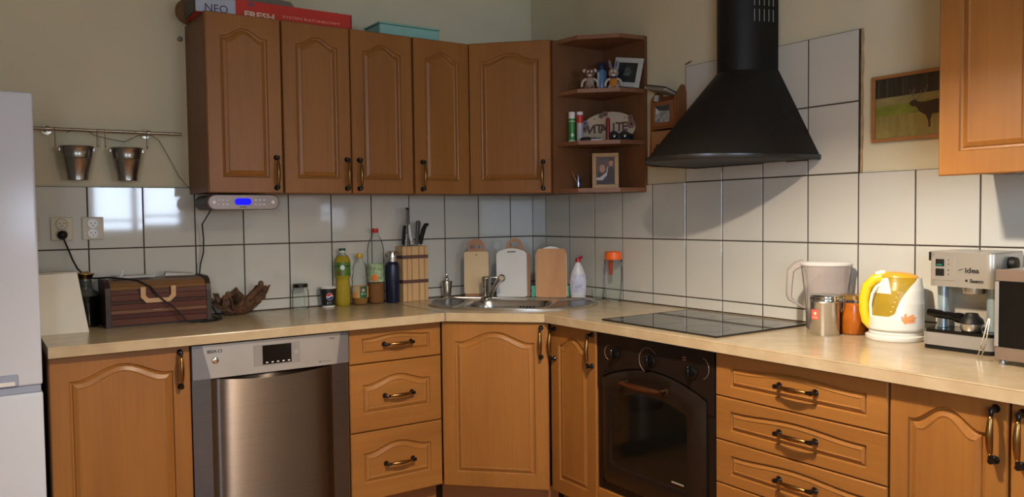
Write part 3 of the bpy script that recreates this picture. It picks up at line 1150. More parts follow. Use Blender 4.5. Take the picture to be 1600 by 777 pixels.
tag(G().tube([(-1.775, -.26, 1.312), (-1.773, -.20, 1.29), (-1.765, -.06, 1.25), (-1.757, -.045, 1.19), (-1.758, -.04, 1.13), (-1.772, -.04, 1.08), (-1.776, -.035, 1.03), (-1.768, -.035, .97), (-1.752, -.04, .93),
               (-1.735, -.06, .90), (-1.722, -.09, .868), (-1.722, -.16, .8645), (-1.735, -.22, .8645), (-1.77, -.262, .8645), (-1.83, -.275, .8645)], .0028, 8).obj('radio_cord', BLK), 'thin black cord hanging from the kitchen radio down to the worktop', 'cord')

# ------------------------------------------------------------------ things on the left worktop


def facing(x, y):
    """rotation that turns local -y towards the middle of the room"""
    return math.atan2(-2.577-x, 3.582+y)


def wrap(me_obj, rad, off=.0004):
    """bend a flat drawing in the x-z plane round a cylinder of radius rad (front at local -y)"""
    for v in me_obj.data.vertices:
        R = (rad(v.co.z) if callable(rad) else rad)+off-v.co.y
        a = v.co.x/R
        v.co.x, v.co.y = R*math.sin(a), -R*math.cos(a)
    me_obj.data.update()
    return me_obj


def flat(poly, sub=1):
    """flat polygon in the x-z plane cut into a fan"""
    g = G()
    cx = sum(p[0] for p in poly)/len(poly)
    cz = sum(p[1] for p in poly)/len(poly)
    V = [Vector((cx, 0, cz))]+[Vector((p[0], 0, p[1])) for p in poly]
    n = len(poly)
    g._add(V, [(0, 1+k, 1+(k+1) % n) for k in range(n)])
    return g


def wtext(name, s, size, m, parent, z, rad, x=0.0, xs=1.0, bold=0.0):
    o = text(name, s, size, m, parent, (0, 0, 0), (0, 0, 0), depth=.0, bold=bold)
    for v in o.data.vertices:
        v.co = Vector((v.co.x*xs+x, -.0002, v.co.y+z))
    o.scale = (1, 1, 1)
    return wrap(o, rad)


def band(z0, z1, rad, a0=-180, a1=180, n=28, off=.0006, nz=4):
    """label wrapped round a bottle between two angles (0 = front)"""
    g = G()
    full = a1-a0 >= 359

    def fn(i, j):
        a = math.radians(a0+(a1-a0)*i)
        z = z0+(z1-z0)*j
        R = (rad(z) if callable(rad) else rad)+off
        return (R*math.sin(a), -R*math.cos(a), z)
    return g.quadpatch(fn, n, nz)


def prof_r(prof):
    def f(z):
        P = [p for p in prof]
        for (r0, z0), (r1, z1) in zip(P, P[1:]):
            if z1 > z0 and z0-1e-6 <= z <= z1+1e-6:
                return r0+(r1-r0)*(z-z0)/(z1-z0)
        return P[-1][0]
    return f


T = ZT+.0005
t = thing('white_container', 'tall white tapered box standing between fridge and dark bottle', 'container', (0, 0, 0))
wm = mat('warm_white_card', (214, 208, 192), .6, var=.02)
g = G()
g.loft([[(-2.395, -.275, T), (-2.224, -.275, T), (-2.224, -.15, T), (-2.395, -.15, T)], [(-2.395, -.275, 1.080), (-2.257, -.275, 1.082), (-2.257, -.15, 1.082), (-2.395, -.15, 1.080)]], smooth=False)
g.obj('box', wm, t)
G().box(-2.395, -2.259, -.273, -.152, 1.0825, 1.0845).obj('lid', wm, t)

t = thing('dark_bottle', 'black bottle with glass neck and gold-rimmed stopper left of the bread box', 'bottle', (-2.212, -.085, T))
G().lathe([(0, 0), (.044, 0), (.046, .004), (.046, .118), (0, .118)], seg=28).obj('body', BLKG, t)
G().lathe([(.045, .1185), (.047, .122), (.040, .135), (.022, .146), (.020, .160), (.024, .170), (.022, .185)], seg=24).obj('glass_neck', mat('smoky_glass', (84, 88, 84), .08, .3, var=.1), t)
G().lathe([(0, .185), (.024, .186), (.028, .197), (.034, .203), (.034, .206), (.020, .209), (.010, .214), (0, .214)], seg=24).obj('stopper', mat('gold_metal', (170, 130, 60), .2, 1.0, var=.1), t)

# bread box with roll-up slatted front
bb = thing('bread_box', 'dark wooden roll-top bread box with pale U-shaped handle', 'bread box', (-2.160, 0, 0))
BBW = .386
DARKW = wood('bread_box_dark', (40, 26, 22), (62, 42, 36), 'z', .5)
side = [(-.222, T), (-.222, .985), (-.214, 1.012), (-.196, 1.032), (-.17, 1.041), (-.03, 1.043), (-.018, 1.03), (-.018, T)]
for x in (0, BBW-.018):
    G().prism(side, x, x+.018, 'yz').obj('side_panel', DARKW, bb)
G().box(.018, BBW-.018, -.03, -.02, T, 1.035).obj('back_panel', DARKW, bb)
G().box(.018, BBW-.018, -.205, -.03, T, T+.01).obj('floor_board', DARKW, bb)
path = [(-.219, .868), (-.219, .985), (-.212, 1.008), (-.196, 1.027), (-.172, 1.036), (-.031, 1.038)]
dl = [0]
for a, b in zip(path, path[1:]):
    dl.append(dl[-1]+math.dist(a, b))


def along(s):
    for k in range(len(path)-1):
        if s <= dl[k+1]+1e-9:
            f = (s-dl[k])/(dl[k+1]-dl[k])
            return (path[k][0]+(path[k+1][0]-path[k][0])*f, path[k][1]+(path[k+1][1]-path[k][1])*f)
    return path[-1]


cols = [((70, 32, 18), (88, 46, 28)), ((58, 18, 12), (78, 30, 20)), ((96, 62, 40), (120, 82, 54)), ((74, 32, 20), (94, 48, 30)), ((48, 22, 14), (66, 34, 22))]
s, k = 0.0, 0
while s < dl[-1]-.004:
    wd = [.024, .019, .015, .022, .013][k % 5] if s < .13 else .016
    e = min(s+wd, dl[-1])
    p, q = along(s+.0008), along(e-.0008)
    nx, nz_ = -(q[1]-p[1]), (q[0]-p[0])
    ln = math.hypot(nx, nz_)
    nx, nz_ = nx/ln*.006, nz_/ln*.006
    poly = [(p[0]+nx*-.0, p[1]-nz_*-.0), (q[0], q[1]), (q[0]-nx, q[1]-nz_), (p[0]-nx, p[1]-nz_)]
    if s > .125:
        m = wood('slat_pale', (104, 72, 44), (128, 94, 60), 'x', .4)
    else:
        cdk = cols[k % 5]
        m = wood('slat_%d' % (k % 5), cdk[0], cdk[1], 'x', .5, .25)
    G().prism(poly, .019, BBW-.019, 'yz').obj('slat', m, bb)
    s, k = e, k+1
hm = wood('pale_handle', (176, 138, 94), (196, 158, 112), 'x', .4)
g = G()
g.prism([(.122, 1.012), (.122, .972), (.142, .950), (.228, .950), (.250, .972), (.250, 1.012), (.232, 1.012), (.232, .978), (.222, .967), (.150, .967), (.140, .978), (.140, 1.012)], -.2305, -.2195, 'xz')
g.obj('handle', hm, bb)
g = G().prism([(.165, .918), (.20, .918), (.20, .924), (.165, .924)], -.2215, -.2185, 'xz').obj('label_strip', mat('tan_label', (120, 84, 66), .5), bb)
# things on top of the bread box
pp = mat('grey_white_paper', (186, 186, 184), .6, var=.06, scale=(40, 40, 40))
tag(G().box(-.075, .075, -.04, .04, 0, .004).box(-.068, .06, -.035, .043, .0042, .007, M=Matrix.Rotation(.12, 4, 'Z')).obj('leaflet', pp, None, (-2.045, -.10, 1.0445), (0, 0, .05)), 'thin pale leaflets lying on the left half of the bread box lid', 'paper')
g = G()
g.loft([[(-.06, -.03, 0), (.06, -.03, 0), (.06, .03, 0), (-.06, .03, 0)], [(-.055, -.028, .012), (.05, -.028, .003), (.05, .028, .006), (-.055, .028, .016)]], smooth=False)
tag(g.obj('folded_leaflet', pp, None, (-1.865, -.09, 1.0445), (0, 0, -.1)), 'folded grey-white paper lying on the right half of the bread box lid', 'paper')
t = thing('small_cable_coil', 'small looped white cable on the left end of the bread box lid', 'cable', (-2.125, -.13, 1.047))
G().tube([(.022*math.cos(a), .018*math.sin(a), .002*math.sin(3*a)) for a in [2*PI*k/16 for k in range(16)]], .0022, 6, closed=True).obj('loop', WHITE, t)
G().tube([(.03, .0, 0), (.04, .005, .012), (.042, .005, .028)], .003, 6).obj('connector', WHITE, t)

# gnarled bark bowl
bk = mat('bark_brown', (104, 70, 44), .75, var=.4, scale=(60, 60, 60), two=(46, 28, 18), bump=.8, detail=6)
rnd = random.Random(3)
fr_ = [rnd.uniform(-.2, .2) for _ in range(64)]


def bark(i, j):
    a = 2*PI*i
    rgh = .010*math.sin(7*a+1)+.008*math.sin(13*a)+.006*math.sin(23*a)
    rx = (.030+.078*j**.8)*(1+.25*math.cos(a))+rgh*j
    ry = (.024+.036*j**.8)+rgh*.3*j
    z = .002+.078*j**1.4+(.024*math.sin(5*a)+.016*math.sin(9*a+2))*j**2+.024*math.cos(a)*j
    wob = .004*math.sin(31*i*PI+17*j)
    return (rx*math.cos(a)+wob, ry*math.sin(a)+wob*.5, max(z, .001))


def bark_in(i, j):
    p = bark(i, j)
    return (p[0]*.88, p[1]*.84, p[2]*1.0+.008*(1-j))


t = thing('bark_bowl', 'rough brown bowl of gnarled bark and dried pods right of the bread box', 'bowl', (-1.640, -.085, T))
G().quadpatch(bark, 90, 16).quadpatch(bark_in, 90, 12).obj('shell', bk, t, recalc=False)
g = G()
for k in range(26):
    a = rnd.uniform(0, 2*PI)
    r = rnd.uniform(.7, 1.0)
    p = bark(a/(2*PI), r)
    g.sph((p[0]*.9, p[1]*.8, p[2]+rnd.uniform(-.004, .008)), rnd.uniform(.006, .013), (1, .8, 1.2), 8, 6)
for x, z in ((-.088, .098), (.100, .098), (.092, .09), (.015, .092), (-.05, .085)):
    g.tube([(x*.8, 0, z*.6), (x*.95, .002, z*.85), (x*1.05, 0, z)], [.010, .008, .003], 7)
o = g.obj('dried_pods', bk, t)
o['kind'] = 'stuff'

# empty jar
t = thing('glass_jar', 'small empty clear glass jar with a black lid beside the paper cup', 'jar', (-1.345, -.056, T), facing(-1.345, -.056))
pj = [(0, .002), (.030, 0), (.036, .004), (.037, .012), (.037, .078), (.033, .088), (.030, .092), (.030, .1)]
G().lathe(pj, seg=28).obj('glass', CLEARG, t)
G().lathe([(.0, .1145), (.031, .1145), (.0335, .112), (.0335, .099), (.031, .098)], seg=28).obj('lid', mat('black_lid', (30, 24, 22), .3, .3), t)

# paper cup
t = thing('paper_cup', 'black paper cola cup with white rim and round red, white and blue emblem', 'cup', (-1.216, -.060, T), facing(-1.216, -.06))
rc = lambda z: .029+.0095*z/.094
G().lathe([(0, .003), (.028, .003), (.0285, .0), (.029, .004), (.0375, .088), (.0385, .094), (.037, .094), (.028, .006), (0, .006)], seg=32).obj('cup', mat('cup_white', (214, 212, 206), .5), t)
band(.008, .086, rc, off=.0007, n=36).obj('black_sleeve', mat('cup_black', (24, 22, 24), .35, var=.05), t)
def disc(cx, cz, r, lo=-1, hi=1, n=26, wave=0):
    up, dn = [], []
    for k in range(n+1):
        u = -1+2*k/n
        x = cx+r*u
        h = r*math.sqrt(max(0, 1-u*u))
        wv = wave*r*math.sin(u*PI*.9)
        zt = min(h, max(-h, hi*r+wv)) if hi < 1 else h
        zb = max(-h, min(h, lo*r+wv)) if lo > -1 else -h
        up.append((x, cz+zt))
        dn.append((x, cz+zb))
    g = G()
    V = [Vector((x, 0, z)) for x, z in up]+[Vector((x, 0, z)) for x, z in dn]
    g._add(V, [(k, k+1, n+2+k, n+1+k) for k in range(n)])
    return g


for nm, lo2, hi2, c_, of in (('emblem_white', -1, 1, (222, 220, 220), .0010), ('emblem_red', .22, 1, (190, 30, 44), .0014), ('emblem_blue', -1, -.16, (28, 58, 140), .0014)):
    o = disc(.008, .050, .0165 if nm == 'emblem_white' else .0155, lo2, hi2, wave=.22).obj(nm, mat(nm, c_, .4, var=.02), t)
    wrap(o, rc, of)
wtext('lettering', 'pepsi', .013, WHITE, t, .018, rc, .009, bold=.0002)

# oil bottle
OIL = glass('sunflower_oil', (255, 248, 130), .5, (255, 226, 20))
t = thing('oil_bottle', 'clear bottle of bright yellow cooking oil with green label and dark green cap', 'bottle', (-1.142, -.058, T), facing(-1.142, -.058))
po = [(0, .003), (.030, .0), (.0355, .006), (.036, .05), (.034, .085), (.0295, .118), (.029, .124), (.034, .134), (.0355, .14), (.0355, .205), (.033, .220), (.024, .234), (.013, .242), (.0125, .252)]
G().lathe(po, seg=32).obj('shell', CLEAR, t)
pi_ = [(0, .005)]+[(max(r-.0012, 0), z) for r, z in po[1:12]]+[(0, .232)]
G().lathe(pi_, seg=32).obj('oil', OIL, t)
for k in range(14):
    a = 2*PI*k/14
    pts_ = [(prof_r(po)(z)*math.cos(a), prof_r(po)(z)*math.sin(a), z) for z in (.012, .03, .05, .07, .09, .108)]
    if k == 0:
        rb = G()
    rb.tube(pts_, .0016, 5)
rb.obj('ribs', CLEAR, t)
ro = prof_r(po[1:])
band(.142, .204, ro, off=.0009, n=36).obj('label', mat('oil_label_green', (92, 124, 40), .4, var=.3, scale=(30, 30, 30), two=(60, 100, 36)), t)
band(.182, .1905, ro, off=.0013, n=36).obj('label_stripe', mat('oil_label_dark', (30, 84, 36), .4), t)
wrap(disc(.0, .180, .011).obj('label_emblem', mat('pale_emblem', (206, 220, 216), .4), t), ro, .0017)
wrap(disc(-.017, .155, .010).obj('label_flower', mat('label_brown', (120, 74, 30), .5, var=.3, scale=(90, 90, 90)), t), ro, .0015)
G().lathe([(0, .268), (.0145, .268), (.0155, .266), (.0155, .259)], seg=20).lathe([(.0155, .2585), (0, .2585)], seg=20).obj('cap', mat('dark_green_cap', (20, 54, 34), .4), t)
G().lathe([(.0158, .258), (.0158, .248), (.013, .246)], seg=20).obj('cap_ring', mat('pale_green', (190, 206, 190), .4), t)

# small juice bottle
JUI = glass('orange_drink', (244, 200, 110), .6, (220, 160, 50))
t = thing('small_juice_bottle', 'small clear waisted plastic bottle with yellow cap, half full of yellow drink', 'bottle', (-1.058, -.062, T), facing(-1.058, -.062))
pb = [(0, .008), (.020, .002), (.034, .004), (.0385, .022), (.0395, .05), (.0395, .088), (.036, .10), (.0385, .115), (.036, .135), (.031, .155), (.033, .168), (.028, .188), (.014, .212), (.0125, .222)]
G().lathe(pb, seg=32).obj('shell', CLEAR, t)
G().lathe([(0, .010)]+[(r-.0015, z) for r, z in pb[2:5]]+[(.0378, .075), (0, .075)], seg=32).obj('drink', JUI, t)
rj = prof_r(pb[1:])
band(.034, .088, rj, -180, -2, off=.0008).obj('label', mat('orange_label', (196, 150, 82), .5, var=.1), t)
band(.034, .088, rj, 52, 180, off=.0008).obj('label', mat('orange_label', (196, 150, 82), .5), t)
band(.034, .088, rj, -2, 52, off=.0009, n=10).obj('green_label', mat('green_label', (24, 84, 50), .4, var=.1), t)
band(.060, .086, rj, -62, -22, off=.0012, n=8).obj('barcode_patch', mat('grey_patch', (176, 168, 156), .5), t)
wrap(disc(.0165, .070, .008).obj('label_emblem', mat('pale_red_emblem', (196, 150, 140), .5), t), rj, .0013)
wrap(flat([(.006, .047), (.027, .047), (.027, .058), (.006, .058)]).obj('label_print', mat('pale_print', (150, 190, 170), .5, two=(40, 110, 76), scale=(300, 300, 30)), t), rj, .0013)
G().lathe([(0, .241), (.0135, .241), (.0148, .238), (.0148, .222), (.013, .220)], seg=20).obj('cap', mat('yellow_cap', (206, 164, 40), .4), t)

# big juice bottle
t = thing('large_juice_bottle', 'tall clear plastic bottle with red cap and orange fruit label, beside the navy flask', 'bottle', (-.975, -.062, T), facing(-.975, -.062))
pl_ = [(0, .006), (.022, .0), (.036, .004), (.0395, .014), (.0395, .098), (.038, .102), (.0395, .106), (.0395, .205), (.0385, .22), (.040, .245), (.038, .270), (.030, .300), (.018, .322), (.0125, .330), (.0125, .338)]
G().lathe(pl_, seg=32).obj('shell', CLEAR, t)
G().lathe([(0, .008)]+[(r-.0015, z) for r, z in pl_[2:5]]+[(0, .099)], seg=32).obj('drink', glass('amber_drink', (230, 170, 90), .65, (196, 134, 56)), t)
rl_ = prof_r(pl_[1:])
band(.104, .190, rl_, off=.0008, n=40).obj('label', mat('green_white_label', (176, 194, 156), .45, two=(96, 134, 84), scale=(36, 36, 50), detail=5), t)
wrap(disc(-.006, .124, .017).obj('label_orange', mat('orange_fruit', (222, 120, 34), .5, var=.1), t), rl_, .0014)
wrap(flat([(-.030, .160), (.012, .160), (.014, .166), (-.028, .168)]).obj('label_text_bar', mat('label_green_dark', (40, 84, 48), .5), t), rl_, .0015)
G().lathe([(0, .358), (.0135, .358), (.0148, .355), (.0148, .340), (.013, .338)], seg=20).obj('cap', mat('red_cap', (190, 26, 30), .4), t)

# flask
t = thing('insulated_flask', 'navy blue metal flask with steel cap and wire loop, left of the knife block', 'flask', (-.899, -.084, T), facing(-.904, -.08))
G().lathe([(0, .0), (.031, .0), (.0335, .003), (.0335, .176), (.031, .188), (.023, .197), (0, .197)], seg=32).obj('body', mat('navy_enamel', (26, 32, 56), .3, .2, var=.05), t)
G().lathe([(.021, .197), (.0215, .215), (.0205, .216)], seg=24).obj('neck', STEEL, t)
G().lathe([(.0, .248), (.020, .248), (.0225, .245), (.0225, .217), (.020, .215)], seg=24).obj('cap', STEEL, t)
G().tube([(.031*math.cos(a), .031*math.sin(a)*.4, .232+.013*math.sin(a+.3)) for a in [2*PI*k/20 for k in range(20)]], .0022, 8, closed=True).obj('loop', CHROME, t)

# knife block
kb = thing('knife_block', 'pale striped wooden knife block with two dark bands full of knives', 'knife block', (-.849, -.097, T))
KW = .137
pw1, pw2 = wood('block_pale', (196, 158, 110), (216, 180, 132), 'z', .5), wood('block_tan', (172, 128, 84), (192, 150, 102), 'z', .5)
segs = [0, .020, .026, .046, .052, .084, .092, .116, .122, KW]
for k, (a, b) in enumerate(zip(segs, segs[1:])):
    G().box(a+.0002, b-.0002, 0, .082, 0, .268, .0006).obj('block_strip', pw2 if k % 2 else pw1, kb)
for z in (.088, .208):
    G().box(-.0012, KW+.0012, -.0012, .083, z, z+.017).obj('band', mat('band_brown', (92, 60, 54), .5, var=.1), kb)


def knife(label, x, y, path, radii, m, flat_=.5, name='kitchen_knife', extra=None, gp='knives in the block'):
    t_ = thing(name, label, 'knife', (-.849+x, -.097+y, T+.2685), 0, gp)
    G().tube(path, radii, 10, flat=flat_).obj('handle', m, t_)
    G().tube([(path[0][0], path[0][1], .0005), (path[0][0], path[0][1], .006), path[0]], [.006, .006, .005], 8, flat=.3).obj('bolster', STEEL, t_)
    if extra:
        extra(t_)
    return t_


kg = mat('dark_grey_handle', (70, 70, 70), .45)
def rivets(t_):
    g = G()
    for f in (.03, .055, .08):
        g.sph((.004+f*.13, -.007, f), .0028, seg=8, rings=5)
    g.obj('rivet', STEEL, t_)


knife('black riveted knife handle at the far left of the knife block', .018, .03, [(0, 0, .008), (.005, 0, .05), (.012, 0, .10)], [.012, .013, .014], BLK, .6, extra=rivets)
knife('white knife handle in the middle of the knife block', .076, .045, [(0, 0, .008), (-.010, 0, .05), (-.017, 0, .105)], [.014, .012, .013], WHITE, .6)
knife('dark grey straight knife handle with a silver end cap, right part of block', .094, .030, [(0, 0, .008), (.004, 0, .06), (.009, 0, .118)], [.015, .016, .018], kg, .6,
      extra=lambda t_: G().tube([(.009, 0, .1185), (.0095, 0, .124)], [.018, .016], 10, flat=.6).obj('end_cap', STEEL, t_))
knife('curved black knife handle leaning right at the right end of the block', .110, .02, [(0, 0, .008), (.004, 0, .04), (.016, 0, .08), (.028, 0, .102), (.042, 0, .104)], [.010, .015, .015, .013, .009], BLK, .7)
ts = thing('sharpening_steel', 'tall grey steel with flat ribbed handle, highest of the tools in the knife block', 'tool', (-.849+.040, -.097+.035, T+.2685), 0, 'knives in the block')
G().tube([(0, 0, .0005), (.001, 0, .06)], [.013, .013], 10, flat=.4).obj('shank', STEEL, ts)
G().tube([(.001, 0, .0605), (.003, 0, .10), (.005, 0, .178)], [.014, .015, .014], 10, flat=.5).obj('handle', mat('ribbed_grey', (116, 114, 110), .4, .5), ts)
G().tube([(.005, 0, .1785), (.006, 0, .188)], [.0145, .012], 10, flat=.6).obj('end_cap', mat('maroon_cap', (58, 26, 28), .4), ts)
tk = thing('kitchen_scissors', 'small steel ring-handled scissors standing low in the middle of the block', 'scissors', (-.849+.060, -.097+.018, T+.2685), 0, 'knives in the block')
G().tube([(.008*math.cos(a), 0, .013+.011*math.sin(a)) for a in [2*PI*k/14 for k in range(14)]], .0022, 6, closed=True).obj('ring_handle', CHROME, tk)

# steel cruet
t = thing('oil_cruet', 'small tapered stainless steel cruet with a ball stopper, left of the sink', 'cruet', (-.585, -.058, T), 0)
G().lathe([(0, 0), (.019, 0), (.020, .003), (.0285, .084), (.027, .084), (.022, .079), (0, .079)], seg=28).obj('body', STEEL, t)
G().lathe([(0, .0795), (.010, .080), (.008, .086), (.011, .093), (.010, .100), (.005, .106), (.004, .110), (.0075, .115), (.006, .122), (0, .125)], seg=18).obj('stopper', CHROME, t)

# ------------------------------------------------------------------ cutting boards in the corner
VY = math.radians(-34.2)      # boards face the room along the diagonal


def board(name, label, c, wd, h, th, m, top='round', r=.02, z=0.0, lean=.10, dx=0.0, handle_=None, hole=None, cat='cutting board', rz=VY, gp='cutting boards in the corner'):
    t_ = thing(name, label, cat, (c[0], c[1], T+z), rz, gp)
    P = [(-wd/2+.008, 0), (wd/2-.008, 0), (wd/2, .008)]
    if top == 'round':
        for k in range(9):
            a = PI/2*k/8
            P.append((wd/2-r+r*math.cos(a), h-r+r*math.sin(a)))
        for k in range(9):
            a = PI/2+PI/2*k/8
            P.append((-wd/2+r+r*math.cos(a), h-r+r*math.sin(a)))
    else:       # shallow arched top
        for k in range(19):
            u_ = 1-2*k/18
            P.append((u_*wd/2, h-top*(u_*u_)-(.006 if abs(u_) > .95 else 0)))
    P.append((-wd/2, .008))
    M_ = Matrix.Rotation(-lean, 4, 'X')
    if hole:
        g_ = slab_with_hole(P, hole, 0, th)
        for v in g_.bm.verts:
            v.co = M_ @ Vector((v.co.x, v.co.z, v.co.y))
        o = g_.obj('board', m, t_)
    else:
        o = G().prism(P, 0, th, 'xz', M=M_).obj('board', m, t_)
    if handle_:
        handle_(t_, M_, h, th)
    return t_


BEECH = wood('beech_board', (206, 176, 132), (222, 196, 154), 'z', .55)
OAKB = wood('brown_board', (150, 104, 68), (172, 124, 84), 'z', .5)
HONEY = wood('honey_board', (176, 122, 70), (200, 146, 90), 'z', .5)
WPL = mat('white_board_plastic', (214, 212, 206), .45, var=.02)


def arch_handle(t_, M_, h, th, w_=.088, hh=.062, inner=.026, off=0.0):
    P = []
    n_ = 18
    out = [(off+w_/2*math.cos(PI*k/n_), h-.004+hh*math.sin(PI*k/n_)**.8) for k in range(n_+1)]
    if inner:
        inn = [(off+(w_/2-.018)*math.cos(PI*k/n_), h+.012+(hh-.034)*math.sin(PI*k/n_)**.8) for k in range(n_+1)]
        g_ = slab_with_hole(out, inn, 0, th)
        for v in g_.bm.verts:
            v.co = M_ @ Vector((v.co.x, v.co.z, v.co.y))
        g_.obj('handle', OAKB, t_)
    else:
        G().prism(out, 0, th, 'xz', M=M_).obj('handle', OAKB, t_)


def slot_hole(w_, z0, z1, cx=0.0):
    return [(cx-w_/2, z0), (cx+w_/2, z0), (cx+w_/2, z1), (cx-w_/2, z1)]


def h1(t_, M_, h, th):
    n_ = 18
    w_ = .088
    out = [(.042, h-.003)]+[(w_/2*math.cos(PI*k/n_)-.0, h+.020+.046*math.sin(PI*k/n_)) for k in range(n_+1)]+[(-.042, h-.003)]
    g_ = slab_with_hole(out, [(-.031, h+.016), (.031, h+.016), (.031, h+.032), (-.031, h+.032)], 0, th)
    for v in g_.bm.verts:
        v.co = M_ @ Vector((v.co.x, v.co.z, v.co.y))
    g_.obj('handle', OAKB, t_)
    G().box(-.002, .002, -.0, th, h+.016, h+.032, M=M_).obj('handle_bridge', OAKB, t_)
    G().box(-.058, .058, -.016, -.001, .0, .020).obj('foot', OAKB, t_)


n_ = Vector((math.sin(-VY), math.cos(-VY)))   # towards the corner
bx = lambda x, y, b: (x+n_.x*b, y+n_.y*b)
board('cutting_board', 'brown wooden cutting board with a rounded slotted handle, behind the pale board', bx(-.470, -.158, .016), .118, .232, .012, OAKB, handle_=h1, lean=.06)
board('cutting_board', 'pale beech cutting board with a small hanging hole, left of the tap', (-.470, -.158), .124, .212, .013, BEECH, r=.012, z=.0205, lean=.06,
      hole=[(.004*math.cos(a), .195+.004*math.sin(a)) for a in [2*PI*k/10 for k in range(10)]])
board('cutting_board', 'white plastic cutting board with an arched top and dark slot, behind the tap', (-.319, -.253), .154, .247, .010, WPL, top=.022, lean=.08,
      hole=slot_hole(.044, .226, .232))
board('cutting_board', 'brown wooden cutting board with an arched ring handle, behind the white board', bx(-.306, -.262, .020), .160, .247, .014, OAKB, top=.03, lean=.08,
      handle_=lambda a, b, c, d_: arch_handle(a, b, c-.006, d_))
board('cutting_board', 'honey-brown wooden cutting board in front of two paler boards, right of corner', (-.196, -.425), .146, .246, .014, HONEY, r=.018, lean=.08)
board('cutting_board', 'pale wooden cutting board peeping out on both sides behind the honey-brown one', bx(-.196, -.425, .018), .158, .238, .012, BEECH, r=.03, lean=.08)
board('cutting_board', 'white cutting board whose arched top shows above the honey-brown board', bx(-.196, -.425, .033), .135, .256, .008, WPL, top=.028, lean=.08)
tag(G().box(-.100, .100, 0, .022, 0, .058, .006, 2).obj('teal_sponge_cloth', mat('teal_cloth', (96, 190, 172), .8, var=.1, scale=(80, 80, 80), bump=.5), None, (*bx(-.196, -.425, .054), T), (0, 0, VY)),
    'teal cloth sponge tucked behind the honey-brown cutting board', 'sponge')

# dish soap
t = thing('dish_soap_bottle', 'white dish soap bottle with red nozzle cap beside the cutting boards', 'bottle', (-.095, -.508, T), facing(-.095, -.508))
ps = [(0, 0), (.033, 0), (.036, .004), (.0405, .04), (.0415, .085), (.037, .115), (.026, .145), (.016, .166), (.012, .172), (.012, .178), (0, .178)]
G().lathe(ps, seg=32, sy=.55).obj('bottle', mat('soap_white', (206, 208, 212), .3, var=.02), t)
lb = mat('soap_label', (176, 178, 206), .4, two=(206, 206, 220), scale=(50, 50, 50), detail=5)
g = G()


def soapf(i, j, off=.0012):
    z = .028+.092*j
    R = prof_r(ps[2:])(z)+off
    a = math.radians(-52+104*i)
    return (R*math.sin(a), -R*math.cos(a)*.55-.0004, z)


g.quadpatch(soapf, 14, 8).obj('label', lb, t)
for k in range(7):
    G().box(-.012+k*.004, -.0105+k*.004, -.0246, -.0225, .050, .064).obj('barcode_line', mat('navy_print', (50, 50, 110), .5), t) if k % 3 != 2 else None
G().lathe([(0, .200), (.010, .198), (.0125, .190), (.0135, .179), (0, .1785)], seg=20).obj('cap', mat('red_nozzle', (176, 26, 48), .35), t)
G().tube([(0, 0, .194), (.012, -.004, .200), (.022, -.006, .205)], [.006, .0065, .006], 10).obj('spout', mat('red_nozzle', (176, 26, 48), .35), t)

# water bottle with orange lid
t = thing('water_bottle', 'clear ribbed drinking bottle with an orange lid, right of the sink', 'bottle', (-.064, -.735, T), facing(-.064, -.735))
pw = [(0, .004), (.028, 0), (.034, .006), (.038, .05), (.0405, .085), (.0425, .12), (.042, .16), (.0395, .178), (.042, .195), (.040, .200)]
g = G()
sg_ = 48
L = []
for r, z in pw[1:]:
    L.append([((r+(.0012*math.sin(12*2*PI*k/sg_) if z < .1 else .0006*math.sin(12*2*PI*k/sg_)))*math.cos(2*PI*k/sg_), (r+(.0012*math.sin(12*2*PI*k/sg_) if z < .1 else 0))*math.sin(2*PI*k/sg_), z) for k in range(sg_)])
g.loft(L, cap0=True, cap1=False).obj('bottle', CLEARG, t)
om = mat('orange_plastic', (234, 104, 30), .35, var=.03)
G().lathe([(.0, .236), (.036, .236), (.039, .233), (.039, .206), (.043, .204), (.043, .199), (.038, .198)], seg=36).box(-.012, .014, -.018, .0, .2365, .2395, .001).obj('lid', om, t)
G().tube([(-.012, 0, .200), (-.012, 0, .128)], [.012, .009], 12).obj('inner_tube', glass('orange_tube', (255, 120, 60), .6, (226, 92, 40)), t)

# clear glass dish standing between sink and bottle
tag(G().lathe([(0, .002), (.024, .0), (.027, .003), (.030, .045), (.0285, .045), (.025, .005), (0, .004)], seg=28).obj('clear_tumbler', CLEARG, None, (-.062, -.618, T)), 'small clear glass tumbler between the dish soap and the orange-lidded bottle', 'glass')

# ------------------------------------------------------------------ things on the right worktop
# filter jug
SMOKE = glass('smoky_plastic', (250, 246, 244), .3, (244, 236, 232), .12)
t = thing('water_filter_jug', 'grey translucent water filter jug with pale lid and handle on the left', 'jug', (-.098, -1.893, T), facing(-.098, -1.893))


def oval(rx, ry, z, cx=0.0, n=32):
    return [(cx+rx*math.cos(2*PI*k/n), ry*math.sin(2*PI*k/n), z) for k in range(n)]


